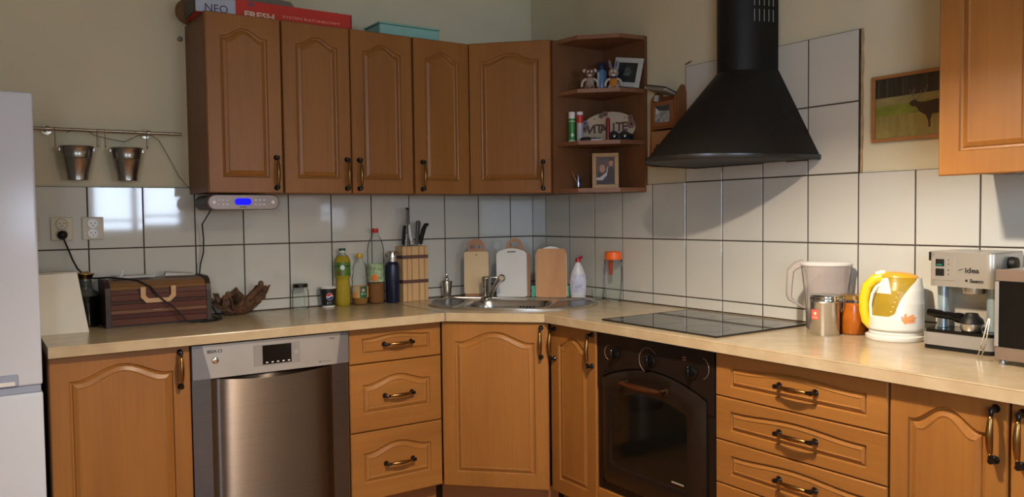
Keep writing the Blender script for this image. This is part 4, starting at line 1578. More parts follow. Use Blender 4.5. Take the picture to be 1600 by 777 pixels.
G().loft([oval(.062, .044, 0), oval(.066, .047, .004), oval(.070, .050, .10), oval(.083, .057, .215), oval(.085, .058, .224)], cap1=False).obj('pitcher', SMOKE, t)
G().loft([oval(.058, .040, .112, .006), oval(.075, .050, .20, .004), oval(.080, .054, .222)], cap0=True, cap1=False).obj('funnel', glass('funnel_plastic', (250, 246, 244), .45, (246, 238, 234), .2), t)
G().loft([oval(.063, .044, .004), oval(.066, .047, .062)], cap0=True, cap1=True).obj('water', glass('jug_water', (200, 190, 194), .35, (150, 138, 140)), t)
G().loft([oval(.086, .059, .2245), oval(.087, .060, .230), oval(.080, .054, .236), oval(.05, .034, .238)]).obj('lid', mat('jug_lid', (206, 200, 196), .35, var=.02), t)
g = G()
hp = [(-.074, 0, .232), (-.100, 0, .222), (-.118, 0, .205), (-.122, 0, .160), (-.124, 0, .115), (-.120, 0, .104), (-.098, 0, .088), (-.074, 0, .074)]
g.tube(hp, [.014, .014, .014, .013, .012, .010, .006, .004], 10, flat=.8)
g.obj('handle', glass('jug_handle_plastic', (244, 238, 234), .5, (232, 224, 218), .15), t)

# clip-top canister
t = thing('steel_canister', 'shiny steel clip-top canister with a small red label, in front of the filter jug', 'canister', (-.204, -1.960, T), facing(-.204, -1.96))
G().lathe([(0, 0), (.046, 0), (.0475, .003), (.0475, .108), (.0485, .110), (.0475, .113), (.046, .113)], seg=36).obj('body', STEEL, t)
G().lathe([(.0475, .1135), (.050, .115), (.050, .122), (.0485, .124), (.0485, .130), (.044, .134), (0, .135)], seg=36).obj('lid', CHROME, t)
G().tube([(.050, 0, .118), (.058, 0, .126), (.060, 0, .108), (.056, 0, .085), (.052, 0, .075), (.050, .004, .095), (.052, .004, .118)], .0016, 6).obj('clasp', CHROME, t)
band(.052, .086, .0475, -62, -22, n=8, off=.0007).obj('label', mat('red_pink_label', (216, 92, 84), .4, var=.06), t)
wrap(disc(-.033, .073, .006).obj('label_emblem', mat('pale_yellow_emblem', (232, 206, 150), .4), t), .0475, .0012)
wrap(flat([(-.042, .058), (-.024, .058), (-.024, .061), (-.042, .061)]).obj('label_bar', mat('pale_yellow_emblem', (232, 206, 150), .4), t), .0475, .0012)


def honey_jar(x, y, r, h, label, lidc, nm):
    t_ = thing('honey_jar', label, 'jar', (x, y, T), facing(x, y))
    p = [(0, 0), (r*.93, 0), (r, .005), (r, h*.72), (r*.93, h*.80), (r*.86, h*.84), (r*.86, h*.90)]
    G().lathe(p, seg=32).obj('glass', glass('thin_jar_glass', (253, 254, 253)), t_)
    G().lathe([(0, .002)]+[(a-.0016, z+.001) for a, z in p[1:5]]+[(0, h*.80)], seg=32).obj('contents', mat(nm, (168, 88, 18), .2, var=.12, scale=(30, 30, 30)), t_)
    G().lathe([(0, h), (r*.88, h), (r*.94, h-.002), (r*.94, h-.014), (r*.9, h-.015)], seg=32).obj('lid', lidc, t_)


honey_jar(-.119, -2.010, .0445, .131, 'honey jar with brown-gold lid between the canister and the kettle', mat('gold_brown_lid', (150, 116, 60), .3, .6, var=.2, scale=(60, 60, 60)), 'honey_amber')
honey_jar(-.043, -2.020, .030, .080, 'small red-brown jar half hidden behind the larger honey jar', mat('brown_lid', (96, 50, 30), .35, .2), 'dark_jam')

# kettle
YEL = mat('yellow_plastic', (232, 190, 30), .3, var=.02)
t = thing('electric_kettle', 'yellow and white electric kettle with an orange flower print', 'kettle', (-.122, -2.158, T), facing(-.122, -2.158))
KW_ = mat('kettle_white', (220, 218, 210), .22, var=.02)
G().lathe([(0, 0), (.084, 0), (.087, .004), (.087, .014), (.080, .018), (0, .018)], seg=44).obj('power_base', KW_, t)
OCH = mat('kettle_ochre_window', (156, 130, 38), .25, var=.06)
g = G()
segk, rowk = 240, 120
prf = [(.0, .080, .060), (.02, .082, .066), (.05, .080, .068), (.10, .076, .064), (.14, .066, .056), (.165, .056, .048), (.18, .050, .040)]
cxs = [(.0, .004), (.05, .006), (.10, .010), (.14, .012), (.18, .012)]


def interp(tab, z, j):
    for a, b in zip(tab, tab[1:]):
        if z <= b[0]+1e-9:
            f_i = (z-a[0])/(b[0]-a[0])
            return a[j]+(b[j]-a[j])*f_i
    return tab[-1][j]


grid = []
for i in range(rowk+1):
    z = .18*i/rowk
    rx, ry, cx = interp(prf, z, 1), interp(prf, z, 2), interp(cxs, z, 1)
    if z > .10:
        rx_r = rx+.016*((z-.10)/.08)**1.5      # spout side leans out
    else:
        rx_r = rx
    row = []
    for k in range(segk):
        a = 2*PI*k/segk
        c_ = math.cos(a)
        row.append(g.bm.verts.new((cx+(rx_r if c_ > 0 else rx)*c_, ry*math.sin(a), .019+z)))
    grid.append(row)
for i in range(rowk):
    for k in range(segk):
        f = g.bm.faces.new((grid[i][k], grid[i][(k+1) % segk], grid[i+1][(k+1) % segk], grid[i+1][k]))
        f.smooth = True
        c_ = f.calc_center_median()
        zl = c_.z
        tt = min(max((zl-.076)/.118, 0), 1)
        edge = .000+.062*tt**1.7 - .022*max(0, 1-tt/.14)**2
        if c_.y < .03 and zl > .078 and -.066 < c_.x < edge and not (zl > .150 and c_.x < -.010-.2*(zl-.150)):
            f.material_index = 1
        if zl < .040:
            f.material_index = 0
g.bm.faces.new(grid[-1])
g.obj('body', [KW_, OCH], t)
G().lathe([(.0805, .028), (.0822, .030), (.0822, .033), (.0805, .035)], c=(.005, 0, 0), seg=44, sy=.8).obj('seam_ring', mat('kettle_ring_grey', (150, 144, 130), .4), t)  # beige-grey ring round the bottom of the kettle body
g = G()
g.loft([oval(.056, .042, .1995, .014), oval(.052, .040, .206, .010), oval(.036, .030, .213, .006), oval(.014, .012, .2165, .004)])
g.obj('lid', mat('kettle_lid_amber', (222, 158, 40), .3, var=.04), t)
hpts = [(.060, 0, .200), (.02, 0, .203), (-.025, 0, .202), (-.058, 0, .192), (-.080, 0, .168), (-.089, 0, .130), (-.089, 0, .090), (-.084, 0, .055), (-.072, 0, .034)]
g = G()
g.tube(hpts, [.006, .012, .015, .016, .0165, .0165, .016, .014, .008], 12, flat=1.1)
g.obj('handle', YEL, t)
ip = [(.045, -.018, .194), (.0, -.020, .190), (-.030, -.020, .184), (-.052, -.020, .170), (-.066, -.020, .145), (-.071, -.020, .110), (-.069, -.020, .075), (-.060, -.022, .056), (-.045, -.03, .044)]
G().tube(ip, [.003, .005, .005, .005, .005, .005, .005, .005, .004], 8).obj('handle_lining', KW_, t)
G().tube([(-.056, -.002, .207), (-.040, -.002, .212), (-.028, -.002, .214)], [.009, .010, .008], 10, flat=.9).obj('lid_button', KW_, t)
for k in range(5):
    x_, z_ = .006+.005*k, .094+.015*k
    ry_ = interp(prf, z_-.019, 2)
    rx_ = interp(prf, z_-.019, 1)
    cx_ = interp(cxs, z_-.019, 1)
    y_ = -ry_*math.sqrt(max(0, 1-((x_-.016-cx_)/rx_)**2))
    G().sph((x_-.016, y_-.0002, z_), .0024, (1.3, .3, .8), 8, 5).obj('level_mark', mat('level_mark_cream', (216, 200, 120), .4), t)
og = mat('orange_flower_print', (226, 150, 96), .35, var=.05)
for (px_, pz_, l_, an) in ((.044, .078, .013, .6), (.036, .068, .014, 1.0), (.046, .064, .014, .1), (.030, .078, .012, 1.5), (.024, .070, .012, 2.0), (.052, .074, .010, .3)):
    P = []
    for k in range(12):
        a = 2*PI*k/12
        u_, v_ = l_*math.cos(a), l_*.38*math.sin(a)
        X = px_+u_*math.cos(an)-v_*math.sin(an)
        Z = pz_+u_*math.sin(an)+v_*math.cos(an)
        ry_, rx_, cx_ = interp(prf, Z-.019, 2), interp(prf, Z-.019, 1), interp(cxs, Z-.019, 1)
        P.append(Vector((X, -ry_*math.sqrt(max(0, 1-((X-cx_)/rx_)**2))-.0009, Z)))
    g = G()
    c_ = sum(P, Vector())/12
    c_.y -= .0004
    g._add([c_]+P, [(0, 1+k, 1+(k+1) % 12) for k in range(12)])
    g.obj('flower_print', og, t)

# coffee machine
cm = thing('espresso_machine', 'silver espresso machine with two dark buttons and black portafilter', 'coffee machine', (0, -2.297, T), RB)
# local: x 0..0.205 along the wall, y -.215 (front) .. -.03 (back)
CWD = .203


def rbox(x0, x1, y0_, y1, r, z0, z1, n=6, front_only=True):
    P = []
    for cx_, cy_, a0 in ((x0+r, y0_+r, PI), (x1-r, y0_+r, 1.5*PI)):
        for k in range(n+1):
            a = a0+PI/2*k/n
            P.append((cx_+r*math.cos(a), cy_+r*math.sin(a)))
    P += [(x1, y1), (x0, y1)]
    return P, z0, z1


def rb_add(g_, *a, **k):
    P, z0, z1 = rbox(*a, **k)
    g_.prism(P, z0, z1)
    return g_


rb_add(G(), .002, CWD, -.214, -.03, .018, 0, .012).obj('foot', BLK, cm)
rb_add(G(), 0, CWD+.002, -.217, -.03, .02, .0125, .050).obj('base', SILVP, cm)
rb_add(G(), .003, CWD-.001, -.214, -.03, .018, .0505, .060).obj('drip_tray', BLKG, cm)
for k in range(9):
    pass
SV2 = mat('machine_silver', (178, 172, 162), .3, .6, var=.02)
BLU = mat('machine_column', (168, 184, 190), .25, .6, var=.02)
G().box(.028, .175, -.115, -.03, .0605, .187).obj('back_plate', mat('machine_back_plate', (196, 188, 172), .35, .5), cm)
G().box(.006, .016, -.10, -.03, .0605, .187).obj('side_rail', BLK, cm)
for x in (.030, .172):
    G().lathe([(.0, .061), (.016, .061), (.016, .187), (0, .187)], c=(x, -.150, 0), seg=24).obj('column', BLU, cm)
G().box(.017, .020, -.12, -.03, .061, .187).box(.190, .196, -.16, -.03, .061, .187).obj('side_panel', BLK, cm)
g = G()
rb_add(g, .012, .198, -.205, -.03, .022, .1875, .286)
g.loft([[(x, y, .2862) for x, y in rbox(.012, .198, -.205, -.03, .022, 0, 0)[0]], [(x*.97+.003, y*.97-.003, .2905) for x, y in rbox(.012, .198, -.205, -.03, .022, 0, 0)[0]]], cap0=False)
hdm = g.obj('head', SV2, cm)
G().box(.009, .0118, -.195, -.03, .262, .288).obj('corner_trim', BLK, cm)
G().box(.024, .092, -.2065, -.200, .205, .275, .001).obj('button_plate', SV2, hdm)
for z in (.247, .219):
    G().box(.036, .061, -.2088, -.2062, z, z+.021, .0008).obj('rocker_switch', BLK, hdm)
G().box(.039, .056, -.2094, -.2085, .249, .254).obj('green_light', mat('green_lamp', (24, 96, 84), .3), hdm)
for z, r in ((.266, .0018), (.254, .002), (.236, .0022), (.224, .002)):
    G().lathe([(0, 0), (r, 0), (0, .0006)], seg=10, M=Matrix.Translation((.073, -.2066, z)) @ Matrix.Rotation(PI/2, 4, 'X')).obj('printed_symbol', INK, hdm)
text('lettering', 'idea', .021, INK, hdm, (.139, -.2054, .231), bold=.0006, xs=1.15)
G().prism([(.098, .235), (.106, .240), (.119, .243), (.106, .2375)], -.2058, -.2050, 'xz').obj('printed_swoosh', INK, hdm)
text('lettering', 'Saeco', .0145, INK, hdm, (.152, -.2054, .203), bold=.0006, xs=1.1)
G().lathe([(0, 0), (.0038, 0), (0, .0005)], seg=14, M=Matrix.Translation((.124, -.2055, .208)) @ Matrix.Rotation(PI/2, 4, 'X')).obj('printed_emblem', INK, hdm)
G().lathe([(0, .168), (.030, .168), (.031, .172), (.031, .187)], c=(.118, -.15, 0), seg=32).obj('group_head', STEEL, cm)
G().lathe([(0, 0), (.020, 0), (.021, .004), (.019, .018), (0, .02)], seg=24, M=Matrix.Translation((.1985, -.11, .256)) @ Matrix.Rotation(PI/2, 4, 'Y')).obj('steam_knob', BLK, cm)
pf = thing('portafilter', 'black-handled portafilter lying on the drip tray of the espresso machine', 'portafilter', (-.185, -2.412, T+.0607), RB+.05)
G().lathe([(0, 0), (.026, 0), (.029, .004), (.030, .022), (0, .022)], c=(.015, 0, 0), seg=28).obj('basket', STEEL, pf)
G().lathe([(0, .052), (.016, .052), (.020, .044), (.029, .036), (.033, .0225), (0, .0225)], c=(.015, 0, 0), seg=20).obj('collar', BLK, pf)
G().tube([(-.01, 0, .034), (-.025, 0, .036), (-.035, 0, .038), (-.10, -.004, .045), (-.106, -.004, .0455)], [.016, .015, .011, .0135, .012], 16).obj('handle', BLKG, pf)

# mini oven at the right edge
mo = thing('mini_oven', 'silver-brown mini oven with a black door, right of the espresso machine', 'oven', (0, -2.556, T), RB)
MB_ = mat('mini_oven_bronze', (140, 122, 108), .35, .6, var=.03)
G().box(0, .42, -.318, -.03, .015, .252, .003).obj('casing', SV2, mo)
G().box(.0, .42, -.330, -.3185, .222, .254, .002).box(0, .42, -.330, -.3185, .013, .048, .002).obj('front_trim', MB_, mo)
G().box(.0, .010, -.332, -.3185, .0485, .2215, .001).obj('door_edge', SILVP, mo)
G().box(.0105, .42, -.331, -.3185, .0485, .2215, .001).obj('door_glass', BLKG, mo)
for x in (.012, .38):
    for y in (-.31, -.06):
        G().lathe([(0, 0), (.008, 0), (.009, .006), (.006, .0148), (0, .0148)], c=(x, y, 0), seg=14).obj('foot', SILVP, mo)
t = thing('wire_tongs', 'thin wire tongs leaning against the left side of the mini oven', 'tongs', (0, 0, 0))
g = G()
for o_ in (0, .008):
    g.tube([(-.300+o_*.4, -2.498-o_, T+.0025), (-.327+o_*.4, -2.524-o_, T+.055), (-.352+o_*.3, -2.551-o_*.3, T+.125)], .0016, 6)
g.tube([(-.316, -2.513, T+.032), (-.314, -2.524, T+.034)], .0025, 6)
g.tube([(-.323, -2.517, T+.042), (-.321, -2.527, T+.028)], .0016, 6)
g.obj('wires', CHROME, t)

# ------------------------------------------------------------------ things on the end shelf
Z3, Z2_, Z1_ = SH[2]+.0185, SH[1]+.0185, SH[0]+.0185
FUR = mat('plush_grey', (150, 132, 120), .95, var=.2, scale=(120, 120, 120), bump=.4)
PLB = mat('plush_brown', (112, 76, 58), .95, var=.25, scale=(120, 120, 120), bump=.4)
PLW = mat('plush_white', (190, 178, 168), .95, var=.1, scale=(120, 120, 120))


def doll(name, label, x, y, headm, bodym, ears):
    t_ = thing(name, label, 'soft toy', (x, y, Z3), facing(x, y), 'soft toys on the end shelf')
    G().lathe([(0, .004), (.018, .004), (.021, .02), (.018, .045), (.012, .058), (0, .06)], seg=18, sy=.8).obj('body', bodym, t_)
    G().sph((0, 0, .078), .024, (1, .85, .95), 18, 12).obj('head', headm, t_)
    for s_ in (-1, 1):
        G().tube([(s_*.016, 0, .052), (s_*.030, -.006, .044), (s_*.037, -.012, .028), (s_*.036, -.016, .014)], [.006, .006, .0055, .006], 8).obj('arm', PLW, t_)
        G().tube([(s_*.010, -.008, .010), (s_*.014, -.026, .010), (s_*.016, -.040, .010)], [.008, .007, .0085], 8).obj('leg', headm, t_)
        G().sph((s_*.008, -.0205, .083), .0045, (1, .6, 1.2), 8, 6).obj('eye', WHITE, t_)
        G().sph((s_*.007, -.0235, .082), .0018, seg=6, rings=5).obj('pupil', INK, t_)
    G().sph((0, -.022, .075), .0035, (1.2, .8, .8), 8, 6).obj('nose', INK, t_)
    G().sph((0, -.019, .066), .0075, (1.4, .6, .8), 10, 6).obj('muzzle', PLW, t_)
    ears(t_, headm)
    return t_


def round_ears(t_, m):
    for s_ in (-1, 1):
        G().sph((s_*.024, .002, .090), .009, (1, .5, 1), 10, 8).obj('ear', PLW, t_)


def long_ears(t_, m):
    for s_ in (-1, 1):
        G().tube([(s_*.008, .002, .096), (s_*.014, .002, .115), (s_*.017, .002, .132), (s_*.016, .002, .138)], [.006, .0085, .006, .002], 10, flat=.5).obj('ear', m, t_)
        G().tube([(s_*.010, -.0022, .102), (s_*.014, -.0032, .115), (s_*.0165, -.0022, .128)], [.003, .0055, .003], 8, flat=.5).obj('inner_ear', mat('ear_blue', (70, 100, 170), .8), t_)
    G().tube([(-.012, -.015, .058), (0, -.019, .055), (.012, -.015, .058)], [.006, .003, .006], 8).obj('bow_tie', mat('navy_cloth', (36, 34, 66), .8), t_)
    G().box(-.0045, .0, -.0275, -.0235, .0605, .0665).box(.0005, .0050, -.0275, -.0235, .0605, .0665).obj('teeth', WHITE, t_)


doll('toy_monkey', 'brown soft toy monkey with pale arms sitting on the top board of the end shelf', -.205, -.742, PLB, FUR, round_ears)
doll('toy_rabbit', 'soft toy rabbit with blue-lined ears and orange shirt, in front of the white picture frame', -.115, -.802, FUR, mat('orange_shirt', (196, 122, 36), .9, var=.1), long_ears)
t = thing('blue_bottle', 'blue bottle with dark cap between the two soft toys', 'bottle', (-.110, -.715, Z3), facing(-.11, -.715))
G().lathe([(0, 0), (.022, 0), (.024, .003), (.024, .095), (.016, .105), (0, .105)], seg=24).obj('body', mat('blue_bottle', (96, 136, 176), .3, var=.05), t)
band(.01, .092, .024, -60, -30, n=6).obj('label_stripe', WHITE, t)
band(.01, .092, .024, -100, -62, n=6).obj('dark_stripe', mat('navy_band', (34, 48, 84), .4), t)
G().lathe([(0, .1055), (.020, .1055), (.020, .134), (.018, .137), (0, .137)], seg=24).obj('cap', mat('navy_cap', (34, 42, 76), .4), t)


def photo_frame(name, label, loc, rot, wd, h, bw_, fm, mount, bgm, deco):
    t_ = bpy.data.objects.new(name, None)
    COL.objects.link(t_)
    t_.location = loc
    t_.rotation_euler = rot
    tag(t_, label, 'picture frame')
    g_ = G()
    g_.box(-wd/2, wd/2, 0, .010, 0, bw_, .001).box(-wd/2, wd/2, 0, .010, h-bw_, h, .001)
    g_.box(-wd/2, -wd/2+bw_, 0, .010, bw_+.0002, h-bw_-.0002, .001).box(wd/2-bw_, wd/2, 0, .010, bw_+.0002, h-bw_-.0002, .001)
    g_.obj('frame', fm, t_)
    x0, x1 = -wd/2+bw_, wd/2-bw_
    p_ = G().box(x0, x1, .004, .008, bw_, h-bw_).obj('picture', bgm, t_)
    deco(p_, x0, x1, bw_, h-bw_)
    return t_


def lay_poly(par, name, poly, m, y):
    return G().prism(poly, y-.0002, y, 'xz').obj(name, m, par)


def deco_a(p_, x0, x1, z0, z1):
    gm = mat('greyish_green_print', (78, 96, 92), .5, var=.4, scale=(60, 60, 60), detail=6)
    cx_, cz_ = (x0+x1)/2, (z0+z1)/2
    lay_poly(p_, 'printed_shape', [(cx_-.018, cz_-.014), (cx_+.016, cz_-.016), (cx_+.022, cz_+.008), (cx_+.006, cz_+.026), (cx_-.012, cz_+.018)], gm, .0038)


FRW = mat('white_frame', (186, 190, 188), .4, var=.03)
photo_frame('photo_frame', 'white picture frame with a dark photo, tilted behind the toy rabbit', (-.080, -.835, Z3+.014), (math.radians(-4), math.radians(10), RB+math.radians(14)), .150, .132, .022, FRW, None, mat('dark_photo', (38, 46, 48), .3, var=.3, scale=(40, 40, 40)), deco_a)

# middle compartment
def tube_can(name, label, x, y, r, h, bodym, capm, capfrac, extra):
    t_ = thing(name, label, 'tube', (x, y, Z2_), facing(x, y))
    hc = h*(1-capfrac)
    G().lathe([(0, 0), (r, 0), (r, hc), (0, hc)], seg=22).obj('body', bodym, t_)
    G().lathe([(0, hc+.0004), (r*.98, hc+.0004), (r*.98, h-.002), (r*.9, h), (0, h)], seg=22).obj('cap', capm, t_)
    for z0, z1, m in extra:
        band(z0, z1, r, n=20).obj('label_band', m, t_)
    return t_


GRN = mat('green_tube', (54, 132, 62), .35, var=.06)
RDM = mat('red_print', (196, 44, 34), .4, var=.05)
t = tube_can('vitamin_tube', 'green tube with a white cap standing at the left of the end shelf', -.240, -.652, .0165, .142, GRN, WHITE, .22, [(.096, .101, mat('pale_green2', (170, 206, 160), .4)), (.0, .012, mat('pale_green2', (170, 206, 160), .4))])
wrap(disc(.002, .034, .008).obj('label_emblem', mat('pale_green3', (190, 226, 196), .4), t), .0165, .001)
tube_can('vitamin_tube', 'white and red tube beside the green one on the end shelf', -.222, -.688, .0155, .140, mat('lilac_white_tube', (178, 172, 184), .35), WHITE, .10, [(.088, .124, RDM), (.100, .104, mat('orange_print', (226, 130, 50), .4))])
# oval welcome sign
sg = thing('welcome_sign', 'oval cream wooden sign with brown hand-painted letters and flowers', 'sign', (-.120, -.765, Z2_), facing(-.12, -.765)-.05)
M_ = Matrix.Rotation(math.radians(-6), 4, 'X')
P = []
for k in range(40):
    a = 2*PI*k/40
    P.append((.128*math.cos(a), max(0.0, .062+.078*math.sin(a)+.010*math.cos(a))))
G().prism(P, 0, .007, 'xz', M=M_).obj('plaque', mat('sign_cream', (178, 164, 140), .6, var=.06), sg)
BRN = mat('sign_brown', (84, 50, 40), .6, var=.15)
lx = [(-.088, 'V', -.1), (-.064, 'I', .08), (-.044, 'T', .05), (-.022, 'A', -.05), (.006, 'J', .0), (.026, 'T', -.1), (.050, 'T', .05), (.074, 'E', .0)]
for k, (x_, ch, tl) in enumerate([(-.085, 'V', .15), (-.060, 'I', -.05), (-.040, 'T', .05), (-.016, 'A', -.2), (.028, 'J', 0), (.036, 'U', -.05), (.052, 'T', .05), (.078, 'E', 0)]):
    if ch in 'U':
        continue
    zz = .040+.012*(k/7)
    o = text('letter', ch, .056 if ch != 'A' else .054, BRN, sg, (x_, -.0012+.003*0, zz), (PI/2-math.radians(-6)*0, 0, 0), depth=.0016, bold=.0016)
    o.matrix_basis = M_ @ Matrix.Translation((x_, -.0014, zz)) @ Matrix.Rotation(tl, 4, 'Y') @ Matrix.Rotation(PI/2, 4, 'X')
for x_, z_, r_2, mm in ((-.108, .062, .016, 'flower_grey'), (-.104, .088, .014, 'flower_blue'), (.108, .080, .019, 'flower_rose'), (-.012, .130, .013, 'flower_rose'), (-.030, .122, .012, 'flower_grey'), (.105, .110, .013, 'flower_rose')):
    mc = {'flower_grey': (122, 108, 106), 'flower_blue': (118, 122, 140), 'flower_rose': (136, 98, 88)}[mm]
    g = G()
    for k in range(6):
        a = 2*PI*k/6
        g.sph((x_+r_2*.6*math.cos(a), -.004, z_+r_2*.6*math.sin(a)), r_2*.5, (1, .35, 1), 8, 6, M=M_)
    g.mi = 1
    g.sph((x_, -.008, z_), r_2*.28, (1, .5, 1), 8, 6, M=M_)
    g.obj('flower', [mat(mm, mc, .8, var=.2), INK], sg)
for x_, z_ in ((-.062, .108), (.078, .112)):
    G().lathe([(0, 0), (.003, 0), (0, .0006)], seg=10, M=M_ @ Matrix.Translation((x_, -.0004, z_)) @ Matrix.Rotation(PI/2, 4, 'X')).obj('nail_hole', INK, sg)
t = thing('red_candle', 'dark red candle standing in front of the middle of the oval sign', 'candle', (-.152, -.805, Z2_), facing(-.15, -.8))
G().lathe([(0, 0), (.0095, 0), (.0095, .095), (.007, .104), (0, .105)], seg=18).obj('wax', mat('dark_red_wax', (128, 30, 34), .35, var=.08), t)
G().tube([(0, 0, .1055), (.001, 0, .114)], .001, 5).obj('wick', INK, t)
BC = mat('black_cloth', (20, 18, 20), .7, var=.2, scale=(60, 60, 60))
t = thing('black_pouch', 'flat black pouch lying in front of the left end of the oval sign', 'pouch', (-.212, -.725, Z2_), facing(-.21, -.725))
G().sph((0, 0, .011), .011, (3.0, 1.3, 1.0), 16, 8).obj('pouch', BC, t)
t = thing('silver_trinket', 'small silver-grey trinket lying between the black pouch and the red candle', 'trinket', (-.196, -.775, Z2_), facing(-.196, -.775))
G().box(-.026, .026, -.008, .008, 0, .010, .002).obj('tray', mat('trinket_grey', (140, 134, 136), .4, .4), t)
G().sph((-.008, 0, .014), .006, (1.6, 1, .8), 10, 6).sph((.012, 0, .013), .005, (1.6, 1, .8), 10, 6).obj('top', mat('trinket_green', (110, 112, 96), .5), t)
t = thing('sunglasses', 'black sunglasses with shiny lenses folded at the right front of the end shelf', 'sunglasses', (-.118, -.842, Z2_), facing(-.118, -.842))
g = G()
for s_ in (-1, 1):
    g.tube([(s_*.024+.020*math.cos(a), 0, .022+.018*math.sin(a)) for a in [2*PI*k/16 for k in range(16)]], .004, 6, closed=True)
g.tube([(-.008, -.001, .030), (.008, -.001, .030)], .003, 6)
g.tube([(-.044, 0, .028), (-.050, .018, .012), (.03, .022, .006)], [.005, .006, .004], 6)
g.tube([(.044, 0, .028), (.056, .010, .020), (.062, .02, .008), (-.02, .030, .006)], [.006, .010, .008, .004], 6)
g.obj('frame', BC, t)
for s_ in (-1, 1):
    G().sph((s_*.024, 0, .022), .0185, (1, .25, .92), 16, 10).obj('lens', mat('lens_mirror', (44, 48, 48), .08, .7, var=.1), t)

# bottom compartment
t = thing('pen_holder', 'small silver-blue holder with sticks on a dark round base, bottom of the end shelf', 'figurine', (-.205, -.652, Z1_), facing(-.2, -.65))
G().lathe([(0, 0), (.022, 0), (.024, .003), (.018, .007), (0, .008)], seg=20, sy=.8).obj('base', mat('dark_wood_base', (58, 32, 26), .5), t)
G().lathe([(0, .0085), (.008, .0085), (.009, .02), (.0095, .06), (.007, .066), (0, .066)], seg=16).obj('holder', mat('blue_silver', (150, 156, 196), .15, .9), t)
G().tube([(-.004, 0, .02), (-.018, 0, .055), (-.030, 0, .085)], [.002, .0028, .002], 6).obj('stick', mat('stick_tan', (150, 110, 70), .6), t)
G().tube([(.006, .0, .022), (.014, 0, .04), (.018, 0, .056)], [.002, .005, .002], 6).obj('ribbon', mat('ribbon_dark', (40, 34, 50), .6), t)


def deco_people(p_, x0, x1, z0, z1):
    skin = mat('printed_skin', (176, 128, 104), .5, var=.03)
    navy = mat('printed_navy', (30, 32, 44), .5, var=.05)
    whitep = mat('printed_white', (186, 186, 190), .5, var=.03)
    lw, lh = x1-x0, z1-z0
    q = lambda u, v: (x0+lw*u, z0+lh*v)

    def ell(cu, cv, ru, rv, n=14):
        return [q(cu+ru*math.cos(2*PI*k/n), cv+rv*math.sin(2*PI*k/n)) for k in range(n)]
    lay_poly(p_, 'printed_coat', [q(.58, .02), q(.98, .02), q(.98, .58), q(.86, .66), q(.64, .62)], navy, .0039)
    lay_poly(p_, 'printed_face', ell(.79, .78, .11, .13), skin, .0037)
    lay_poly(p_, 'printed_hair', [q(.67, .82), q(.70, .94), q(.80, .97), q(.90, .93), q(.91, .84), q(.80, .87)], mat('printed_hair', (52, 36, 28), .5), .0035)
    lay_poly(p_, 'printed_clothes', [q(.04, .02), q(.60, .02), q(.58, .40), q(.36, .50), q(.12, .44)], navy, .0038)
    lay_poly(p_, 'printed_shirt', [q(.02, .16), q(.34, .16), q(.58, .34), q(.60, .46), q(.46, .40), q(.20, .26), q(.02, .26)], whitep, .0036)
    lay_poly(p_, 'printed_face', ell(.33, .58, .15, .155), skin, .0036)
    lay_poly(p_, 'printed_scarf', [q(.52, .36), q(.58, .36), q(.66, .66), q(.62, .66)], whitep, .0034)


photo_frame('photo_frame', 'pale wooden photo frame showing two people, on the bottom board of the end shelf', (-.135, -.765, Z1_), (math.radians(-7), 0, facing(-.12, -.78)), .122, .166, .018,
            wood('frame_pale', (176, 140, 96), (194, 158, 114), 'z', .5), None, mat('photo_backdrop', (52, 50, 56), .35, var=.15, scale=(20, 20, 20)), deco_people)

# ------------------------------------------------------------------ wall rack beside the hood
rk = thing('wall_rack', 'small wooden wall rack with ornate side, little picture and slots beside the hood', 'rack', (0, -1.005, 0), RB)
RW = wood('rack_wood', (112, 68, 36), (134, 84, 48), 'z', .5)
prof = [(-.010, 1.480), (-.085, 1.480), (-.085, 1.55), (-.080, 1.66), (-.080, 1.745), (-.070, 1.775), (-.052, 1.790), (-.040, 1.815), (-.024, 1.822), (-.010, 1.812)]
prof = [(-.0105, 1.480), (-.085, 1.480), (-.085, 1.56), (-.083, 1.60), (-.080, 1.66), (-.078, 1.765), (-.064, 1.790), (-.048, 1.806), (-.034, 1.826), (-.022, 1.822), (-.0105, 1.795)]
for x in (0, .138):
    G().prism(prof, x, x+.011, 'yz').obj('side_panel', RW, rk)
G().box(.011, .138, -.020, -.0105, 1.485, 1.79).obj('back_panel', RW, rk)
for z in (1.482, 1.640):
    G().box(.011, .138, -.083, -.0205, z, z+.010).obj('rack_board', RW, rk)
g = G()
g.box(.011, .138, -.086, -.0785, 1.6505, 1.668, .001).box(.011, .138, -.086, -.0785, 1.742, 1.758, .001)
g.box(.011, .030, -.086, -.0785, 1.6685, 1.7415, .001).box(.119, .138, -.086, -.0785, 1.6685, 1.7415, .001)
g.obj('front_frame', RW, rk)
pc = G().box(.030, .119, -.0815, -.0790, 1.668, 1.742).obj('little_picture', mat('tiny_scene', (168, 176, 180), .3, var=.3, scale=(50, 50, 50), two=(84, 92, 92), detail=5), rk)
lay_poly(pc, 'printed_band', [(.034, 1.722), (.118, 1.715), (.118, 1.741), (.034, 1.741)], mat('tiny_dark', (52, 58, 60), .5, var=.4, scale=(80, 80, 80)), -.0817)
lay_poly(pc, 'printed_shape', [(.034, 1.700), (.060, 1.715), (.036, 1.735)], mat('tiny_white', (196, 196, 200), .5), -.0819)
G().box(.011, .138, -.084, -.078, 1.4925, 1.632, .001).obj('lower_front', wood('rack_pale', (140, 104, 70), (160, 122, 84), 'z', .5), rk)
G().box(-.002, .151, -.108, -.0855, 1.482, 1.490, .001).obj('lower_ledge', RW, rk)
